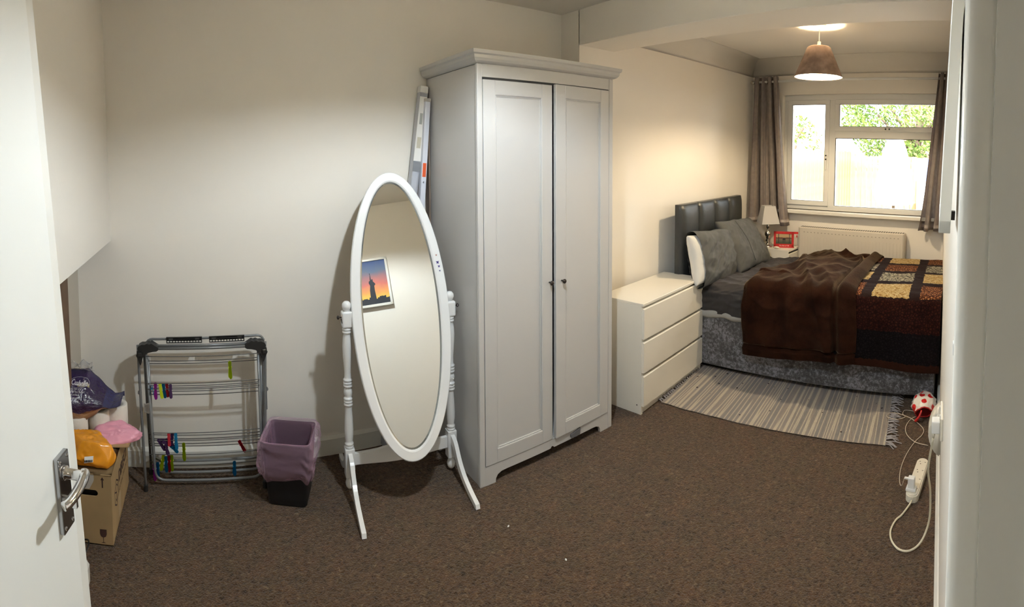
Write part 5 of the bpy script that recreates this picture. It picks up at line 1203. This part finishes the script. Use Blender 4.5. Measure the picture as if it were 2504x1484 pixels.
# ------------------------------------------------------------------ right-hand side: sockets, leads, bag, picture
def RWp(x, y, z): return RW @ Vector((x, y, z))
t = thing('wall_socket', 'white wall socket plate on the right wall with a plug in it', 'socket', RWp(1.93, 0, 0.53), WA)
bm = B(); box(bm, -0.043, 0.103, 0.0, 0.010, 0.0, 0.086, 0.003, 2); mk('face_plate', bm, 'cream', t)
bm = B(); box(bm, 0.0, 0.012, 0.010, 0.014, 0.062, 0.078, 0.001, 1); mk('rocker', bm, 'white', t)
bm = B(); box(bm, 0.07, 0.082, 0.010, 0.014, 0.062, 0.078, 0.001, 1); mk('rocker', bm, 'white', t)
t = thing('mains_plug', 'white plug of the extension lead pushed into the wall socket', 'plug', RWp(1.935, 0.011, 0.545), WA)
bm = B(); box(bm, -0.022, 0.022, 0.0, 0.032, -0.002, 0.046, 0.005, 3); mk('plug_body', bm, 'white', t)
bm = B(); tube(bm, [(0, 0.022, -0.001), (0, 0.024, -0.028)], lambda u: 0.0065 - 0.002 * u, 8); mk('cord_grip', bm, 'cream', t, True)
t = thing('extension_lead', 'white four-gang extension strip on the carpet by the right wall', 'extension lead', (2.415, 0.372, 0.0), math.radians(-2))
bm = B(); n_ = 10; out = [(0.125 + 0.030 * math.cos(a), 0.030 * math.sin(a)) for a in [-PI / 2 + PI * k / n_ for k in range(n_ + 1)]] + [(-0.125 - 0.030 * math.cos(a), -0.030 * math.sin(a)) for a in [-PI / 2 + PI * k / n_ for k in range(n_ + 1)]]
prism(bm, out, 2, 0.002, 0.036); bmesh.ops.bevel(bm, geom=[e for e in bm.edges if all(v.co.z > 0.03 for v in e.verts)], offset=0.005, segments=2, affect='EDGES'); mk('strip_body', bm, 'cream', t)
for k in range(4):
    x = -0.105 + k * 0.070
    bm = B(); box(bm, x + 0.010, x + 0.013, -0.019, -0.011, 0.0358, 0.0366); box(bm, x - 0.008, x - 0.003, 0.004, 0.009, 0.0358, 0.0366); box(bm, x - 0.008 + 0.019, x - 0.003 + 0.019, 0.004 + 0.006, 0.015, 0.0358, 0.0366); mk('socket_slots', bm, mat('socket_slot_brown', (0.14, 0.10, 0.07), 0.7), t)
t = thing('usb_charger', 'white plug-in USB charger standing on the near end of the extension strip', 'charger', (2.305, 0.378, 0.037), math.radians(-2))
bm = B(); box(bm, -0.020, 0.020, -0.018, 0.030, 0.0, 0.012, 0.004, 2); box(bm, -0.013, 0.015, -0.010, 0.022, 0.010, 0.060, 0.005, 3); mk('charger_body', bm, 'white', t)
bm = B(); box(bm, -0.004, 0.006, 0.022, 0.040, 0.046, 0.054, 0.002, 2); mk('usb_plug', bm, 'white', t)
lead = [(2.258, 0.372, 0.018), (2.23, 0.381, 0.010), (2.17, 0.401, 0.006), (2.131, 0.420, 0.006), (2.067, 0.428, 0.006), (2.011, 0.411, 0.006), (1.972, 0.371, 0.006), (1.975, 0.325, 0.008), (2.02, 0.287, 0.02), (2.05, 0.262, 0.09), (2.03, 0.258, 0.22), (1.97, 0.262, 0.36), RWp(1.935, 0.036, 0.515)]
o = mk('white_lead', tube(B(), lead, 0.0042, 8, 6), 'cable', None, True); tag(o, 'thick cream lead looping from the extension strip up to the wall socket', 'cable')
w1 = [(3.089, 0.479, 0.006), (3.094, 0.566, 0.006), (3.043, 0.575, 0.006), (3.009, 0.554, 0.006), (2.957, 0.601, 0.012), (2.965, 0.659, 0.018), (3.021, 0.641, 0.016), (3.017, 0.563, 0.012), (2.985, 0.493, 0.006), (2.906, 0.425, 0.006), (2.839, 0.419, 0.006), (2.76, 0.446, 0.006), (2.642, 0.469, 0.005), (2.528, 0.475, 0.005), (2.443, 0.468, 0.005), (2.38, 0.453, 0.006), (2.335, 0.435, 0.03), (2.306, 0.418, 0.087)]
o = mk('phone_charger_cable', tube(B(), w1, 0.0022, 6, 5), 'cablethin', None, True); tag(o, 'thin cream charging cable snaking from the charger to the rug fringe', 'cable')
w2_ = [(3.081, 0.446, 0.004), (3.005, 0.51, 0.005), (2.904, 0.528, 0.005), (2.819, 0.504, 0.005), (2.748, 0.443, 0.010), (2.736, 0.368, 0.006)]
o = mk('thin_white_cable', tube(B(), w2_, 0.0022, 6, 6), 'cablethin', None, True); tag(o, 'thin cable curving from the spotted bag to the right skirting', 'cable')
# cream adaptor leaning by the skirting
t = thing('plastic_cover', 'rounded cream plastic cover bulging from the right wall behind the plug', 'plastic cover', RWp(2.33, 0.0, 0.0), WA)
bm = B(); prism(bm, [(-0.001, 0.23), (0.025, 0.245), (0.050, 0.29), (0.060, 0.335), (0.052, 0.385), (0.030, 0.43), (-0.001, 0.45)], 0, -0.05, 0.05); bmesh.ops.bevel(bm, geom=list(bm.edges), offset=0.008, segments=3, affect='EDGES'); mk('cover_shell', bm, 'cream', t, True)
# spotted bag
def dots():
    m = bpy.data.materials.new('red_dot_bag'); m.use_nodes = True; n, l = nodes_of(m); b = n['Principled BSDF']; b.inputs['Roughness'].default_value = 0.35
    tc = n.new('ShaderNodeTexCoord'); v = n.new('ShaderNodeTexVoronoi'); v.inputs['Scale'].default_value = 15; v.inputs['Randomness'].default_value = 0.25; l.new(tc.outputs['Object'], v.inputs['Vector'])
    l.new(mixc(n, l, math_(n, l, 'LESS_THAN', v.outputs['Distance'], 0.37), (0.80, 0.74, 0.68), (0.62, 0.012, 0.012)), b.inputs['Base Color']); return m
M['dots'] = dots()
t = thing('spotted_bag', 'red and white spotted plastic bag on the floor at the foot of the bed', 'bag', (3.075, 0.452, 0.004), math.radians(16)); t.scale = (0.85, 0.80, 0.85)
def bagf(u, v):
    a = 2 * PI * u; r_ = 0.070 + 0.030 * math.sin(PI * min(v * 1.05, 1)) - 0.05 * max(0, v - 0.6)
    k = 1 + 0.30 * fbm(math.cos(a) * 1.7, math.sin(a) * 1.7, v * 2.2, 1, 3) + 0.05 * (1 - 3 * abs(nz(math.cos(a) * 3, math.sin(a) * 3, v * 5)))
    c = Vector((-0.075 + 0.20 * v, 0.01 - 0.03 * v, 0.050 + 0.03 * v)); z = r_ * 0.72 * math.sin(a) * k
    lean = Vector((-0.035 * math.sin(a) * (1 - v), 0, 0))
    return c + lean + Vector((0, r_ * 0.95 * math.cos(a) * k, max(z, -c.z + 0.002)))
bm = B(); grid(bm, 60, 26, bagf); bmesh.ops.remove_doubles(bm, verts=bm.verts, dist=0.0005); mk('bag_body', bm, 'dots', t, True)
bm = B(); bagc = lambda v: Vector((-0.075 + 0.20 * v, 0.01 - 0.03 * v, 0.050 + 0.03 * v))
grid(bm, 60, 14, lambda u, v: bagc(v * 0.8) + (bagf(u, v * 0.8) - bagc(v * 0.8)) * (0.985 - 0.22 * v)); mk('red_lining', bm, 'red', t, True)
bm = B(); tube(bm, [bagf(k / 24, 0) + Vector((-0.002, 0, 0.001)) for k in range(25)], 0.005, 6); mk('red_hem', bm, 'red', t, True)
bm = B(); tube(bm, [(-0.10, 0.055, 0.012), (-0.125, 0.075, 0.018), (-0.135, 0.05, 0.05), (-0.115, 0.03, 0.085), (-0.10, 0.04, 0.05)], lambda q: 0.010 - 0.004 * q, 6, 5); mk('bag_handle', bm, 'red', t, True)
# picture on the right wall
t = thing('framed_picture', 'white-framed sunset skyline print hung on the right wall near the doorway', 'picture', RWp(1.045, 0.010, 1.70), rot=(math.radians(1.6), 0, WA))
pw_, ph_ = 0.34, 0.46
# local: x along wall, y out of the wall (towards the room), z up
bm = B(); fr = 0.022
for x0, x1, z0, z1 in ((-pw_ / 2, -pw_ / 2 + fr, -ph_ / 2, ph_ / 2), (pw_ / 2 - fr, pw_ / 2, -ph_ / 2, ph_ / 2), (-pw_ / 2, pw_ / 2, -ph_ / 2, -ph_ / 2 + fr), (-pw_ / 2, pw_ / 2, ph_ / 2 - fr, ph_ / 2)): box(bm, x0, x1, 0.004, 0.024, z0, z1, 0.001, 1)
mk('picture_frame', bm, 'trim', t)
bm = B(); box(bm, -pw_ / 2 + 0.01, pw_ / 2 - 0.01, 0.004, 0.012, -ph_ / 2 + 0.01, ph_ / 2 - 0.01); mk('backing_board', bm, 'wardgap', t)
bm = B(); hw, hh = pw_ / 2 - fr, ph_ / 2 - fr; grid(bm, 1, 1, lambda u, v: Vector((hw - 2 * hw * u, 0.014, -hh + 2 * hh * v)), lambda u, v: (u, v)); pr_ = mk('print', bm, 'sunset', t)
sk = [(-hw, -hh), (-hw, -hh + 0.055)]
random.seed(3); x = -hw
while x < hw - 0.02:
    wq = random.uniform(0.008, 0.02); h_ = -hh + random.uniform(0.048, 0.072); sk += [(x, h_), (min(x + wq, hw), h_)]; x += wq
sk += [(hw, -hh + 0.055), (hw, -hh)]
bm = B(); prism(bm, sk, 1, 0.0143, 0.0150)
st = [(-0.020, -hh + 0.03), (-0.018, -0.075), (-0.012, -0.03), (-0.020, -0.005), (-0.018, 0.012), (-0.010, 0.016), (-0.006, 0.075), (-0.009, 0.088), (-0.003, 0.088), (0.000, 0.022), (0.004, 0.030), (0.010, 0.032), (0.012, 0.022), (0.012, 0.008), (0.024, -0.010), (0.028, -0.022), (0.018, -0.034), (0.018, -0.075), (0.024, -hh + 0.03)]
prism(bm, [(a * 1.25, b) for a, b in st], 1, 0.0143, 0.0152); mk('statue_silhouette', bm, 'silhouette', pr_)
bm = B(); box(bm, -0.01, 0.01, -0.008, 0.004, -ph_ / 2 + 0.004, -ph_ / 2 + 0.022); mk('wall_bumper', bm, 'knob', t)
# small white hook on the right wall
t = thing('wall_hook', 'tiny white cable clip stuck on the right wall above the socket', 'clip', RWp(0.80, 0.0, 1.30), WA)
bm = B(); box(bm, -0.008, 0.008, 0.0, 0.012, -0.010, 0.010, 0.002, 2); mk('clip', bm, 'white', t)
# lint flecks on the carpet
for i, (x, y, lab) in enumerate(((1.167, 1.743, 'white fleck of lint on the carpet in front of the wardrobe'), (1.246, 1.458, 'white fleck of lint on the carpet farther from the wardrobe, nearest the viewer'))):
    bm = B(); sphere(bm, (0, 0, 0), 0.0045, 1.4, 0.8, 0.5, 8); o = mk('lint_fleck', bm, 'paper', None, True); o.location = (x, y, 0.003); o.rotation_euler = (0, 0, 0.7 * i + 0.5); tag(o, lab, 'lint')

# ------------------------------------------------------------------ garden seen through the window
M['patio'] = mat('terracotta_patio', (0.52, 0.36, 0.26), 0.85, var=0.15, vscale=3)
M['fencewood'] = mat('fence_wood', (0.42, 0.29, 0.15), 0.8, var=0.2, vscale=5)
M['brick'] = mat('far_brick', (0.34, 0.17, 0.13), 0.85, var=0.15, vscale=14)
M['leafg'] = mat('leaf_green', (0.16, 0.26, 0.045), 0.5, var=0.35, vscale=9)
M['barkm'] = mat('bark', (0.10, 0.07, 0.045), 0.9)
M['canvas'] = mat('white_canvas', (0.85, 0.85, 0.83), 0.8)
M['tarp'] = mat('navy_tarp', (0.10, 0.12, 0.25), 0.6)
bm = B(); box(bm, WX + 0.3, 26, -14, 14, -0.35, -0.18); struct('ground', bm, 'patio')
def plankfence(name, label, p0, p1, h, n):
    p0, p1 = Vector(p0), Vector(p1); d = p1 - p0; L_ = d.length; t = thing(name, label, 'fence', p0, math.atan2(d.y, d.x)); w_ = L_ / n
    bm = B(); box(bm, 0.004, w_ - 0.004, -0.010, 0.010, 0.02, h, 0.002, 1); me = None
    for i in range(n):
        if me is None:
            o = mk('plank', bm, 'fencewood', t); me = o.data
        else:
            o = bpy.data.objects.new('plank', me); C.objects.link(o); o.parent = t
        o.location = (i * w_, 0.008 * (i % 2), 0.01 * ((i * 7) % 3))
    bm = B(); box(bm, 0, L_, 0.02, 0.05, 0.3, 0.38); box(bm, 0, L_, 0.02, 0.05, h - 0.35, h - 0.27); mk('rail', bm, 'fencewood', t)
    for k in range(int(L_ / 1.9) + 1):
        bm = B(); box(bm, k * 1.9, k * 1.9 + 0.09, 0.0, 0.09, 0, h + 0.05, 0.004, 1); mk('post', bm, 'fencewood', t)
plankfence('garden_fence', 'sunlit wooden fence seen through the left window pane', (6.2, 3.3, -0.18), (11.5, 3.6, -0.18), 1.85, 46)
plankfence('garden_fence', 'sunlit wooden fence across the end of the garden', (11.5, 3.6, -0.18), (11.3, -3.0, -0.18), 1.76, 50)
def tree(label, x, y, zc, rx, ry, rz_, n, seed, lsz=0.10, trunk=True):
    random.seed(seed); t = thing('garden_tree', label, 'tree', (x, y, -0.18), group='trees beyond the garden fence')
    bm = B()
    for _ in range(n):
        th = random.uniform(0, 2 * PI); ct = random.uniform(-1, 1); r_ = random.uniform(0.45, 1) ** 0.6; s = math.sqrt(1 - ct * ct)
        c = Vector((rx * r_ * s * math.cos(th), ry * r_ * s * math.sin(th), zc + 0.18 + rz_ * r_ * ct))
        if nz(c.x * 1.3 + seed, c.y * 1.3, c.z * 1.3) < -0.12: continue
        a = Vector((random.gauss(0, 1), random.gauss(0, 1), random.gauss(0, 1))).normalized(); b = a.orthogonal().normalized(); cc_ = a.cross(b); q_ = random.uniform(0.6, 1.3) * lsz
        bm.faces.new([bm.verts.new(c + b * q_ * i_ + cc_ * q_ * j_) for i_, j_ in ((-0.9, 0), (-0.3, -0.5), (0.8, -0.15), (1.0, 0.1), (0.2, 0.5))])
    o = mk('foliage', bm, 'leafg', t); o['kind'] = 'stuff'
    bm = B(); tube(bm, [(0, 0, 0), (0.05, 0.03, zc * 0.6), (0, 0, zc)], lambda u: 0.12 - 0.06 * u, 8, 3)
    for k in range(5):
        a = k * 1.3; tube(bm, [(0, 0, zc * (0.55 + 0.08 * k)), (rx * 0.5 * math.cos(a), ry * 0.5 * math.sin(a), zc + 0.3 * k * 0.3)], 0.03, 6)
    mk('trunk', bm, 'barkm', t, True)
tree('leafy tree crown filling the top right window pane', 12.6, 2.2, 2.75, 1.3, 2.3, 1.6, 15000, 21, 0.055)
tree('leafy bush over the fence behind the left window pane', 9.3, 4.35, 1.95, 1.3, 0.7, 0.55, 2600, 22, 0.045)
tree('second leafy tree at the right edge of the window view', 13.9, 0.2, 2.7, 1.1, 1.3, 1.5, 5200, 23, 0.06)
t = thing('brick_house', 'red brick neighbouring house beyond the garden', 'house', (15.5, 1.0, -0.18))
bm = B(); box(bm, 0, 5, -4.0, 2.2, 0, 4.2); mk('walls', bm, 'brick', t)
bm = B(); prism(bm, [(-4.3, 4.2), (2.5, 4.2), (-0.9, 6.4)], 0, -0.3, 5.3); mk('roof', bm, mat('far_roof', (0.16, 0.11, 0.09), 0.8), t)
for y_ in (-2.6, -0.2):
    bm = B(); box(bm, -0.04, 0.02, y_, y_ + 1.0, 1.6, 2.9); wq = mk('window', bm, 'upvc', t)
    bm = B(); box(bm, -0.06, -0.035, y_ + 0.08, y_ + 0.92, 1.68, 2.82); mk('pane', bm, 'chromedark', wq)
t = thing('closed_parasol', 'closed white garden parasol standing on the patio', 'parasol', (7.6, 1.68, -0.18))
bm = B(); n_ = 40
prof_ = [(0.02, 2.20), (0.06, 2.16), (0.10, 2.05), (0.16, 1.85), (0.21, 1.6), (0.27, 1.2), (0.22, 1.05)]
rows2 = [[(r_ * (1 + 0.18 * math.sin(8 * 2 * PI * k / n_)) * math.cos(2 * PI * k / n_), r_ * (1 + 0.18 * math.sin(8 * 2 * PI * k / n_)) * math.sin(2 * PI * k / n_), z) for k in range(n_)] for r_, z in prof_]
loft(bm, rows2); mk('canopy', bm, 'canvas', t, True)
bm = B(); tube(bm, [(0, 0, 0), (0, 0, 2.22)], 0.022, 8); mk('pole', bm, 'barkm', t, True)
bm = B(); lathe(bm, [(0.25, 0), (0.25, 0.05), (0.05, 0.09)], 20); mk('base', bm, 'labelgrey', t)
t = thing('garden_table', 'pale round garden table beside the parasol', 'garden table', (7.4, 1.15, -0.18))
bm = B(); lathe(bm, [(0.45, 0.70), (0.46, 0.715), (0.45, 0.73)], 30); mk('tabletop', bm, 'canvas', t)
for k in range(4):
    bm = B(); a = k * PI / 2 + 0.4; tube(bm, [(0.35 * math.cos(a), 0.35 * math.sin(a), 0), (0.2 * math.cos(a), 0.2 * math.sin(a), 0.7)], 0.016, 6); mk('leg', bm, 'greytube', t)
def gchair(x, y, rz, label):
    t = thing('garden_chair', label, 'garden chair', (x, y, -0.18), rz, group='garden chairs on the patio')
    bm = B(); box(bm, -0.22, 0.22, -0.22, 0.22, 0.42, 0.45, 0.01, 2); mk('seat', bm, 'canvas', t)
    bm = B(); box(bm, -0.22, 0.22, 0.20, 0.23, 0.47, 0.92, 0.01, 2); mk('backrest', bm, 'canvas', t)
    for a in (-1, 1):
        for b in (-1, 1):
            bm = B(); tube(bm, [(a * 0.24, b * 0.24, 0), (a * 0.19, b * 0.19, 0.43)], 0.013, 6); mk('leg', bm, 'greytube', t)
gchair(7.0, 1.95, 1.9, 'white garden chair left of the parasol'); gchair(8.0, 0.9, -1.0, 'white garden chair right of the garden table')
t = thing('garden_store', 'low garden store under a navy tarpaulin at the right of the view', 'garden store', (10.2, 1.25, -0.18))
bm = B(); grid(bm, 16, 16, lambda u, v: Vector((-0.5 + 1.0 * u, -1.0 + 1.5 * v, 1.62 + 0.12 * math.sin(PI * u) + 0.05 * fbm(u * 4, v * 4, 2)))); grid(bm, 2, 16, lambda u, v: Vector((-0.5 - 0.02 * u, -1.0 + 1.5 * v, 1.62 - 0.30 * u + 0.04 * nz(v * 6, u * 2)))); mk('tarpaulin', bm, 'tarp', t, True)
bm = B(); box(bm, -0.46, 0.46, -0.95, 0.45, 0, 1.58, 0.01, 1); mk('store_body', bm, 'canvas', t)

# things that are a single mesh: let the mesh itself be the thing
bpy.context.view_layer.update()
for o in list(C.objects):
    if o.type == 'EMPTY' and o.parent is None and 'label' in o.keys():
        ch = [c for c in C.objects if c.parent == o]
        if len(ch) == 1 and not [g for g in C.objects if g.parent == ch[0]]:
            c = ch[0]; mw = o.matrix_world.copy() @ c.matrix_local.copy(); nm = o.name
            for k in ('label', 'category', 'group'):
                if k in o.keys(): c[k] = o[k]
            c.parent = None; c.matrix_world = mw; bpy.data.objects.remove(o); c.name = nm
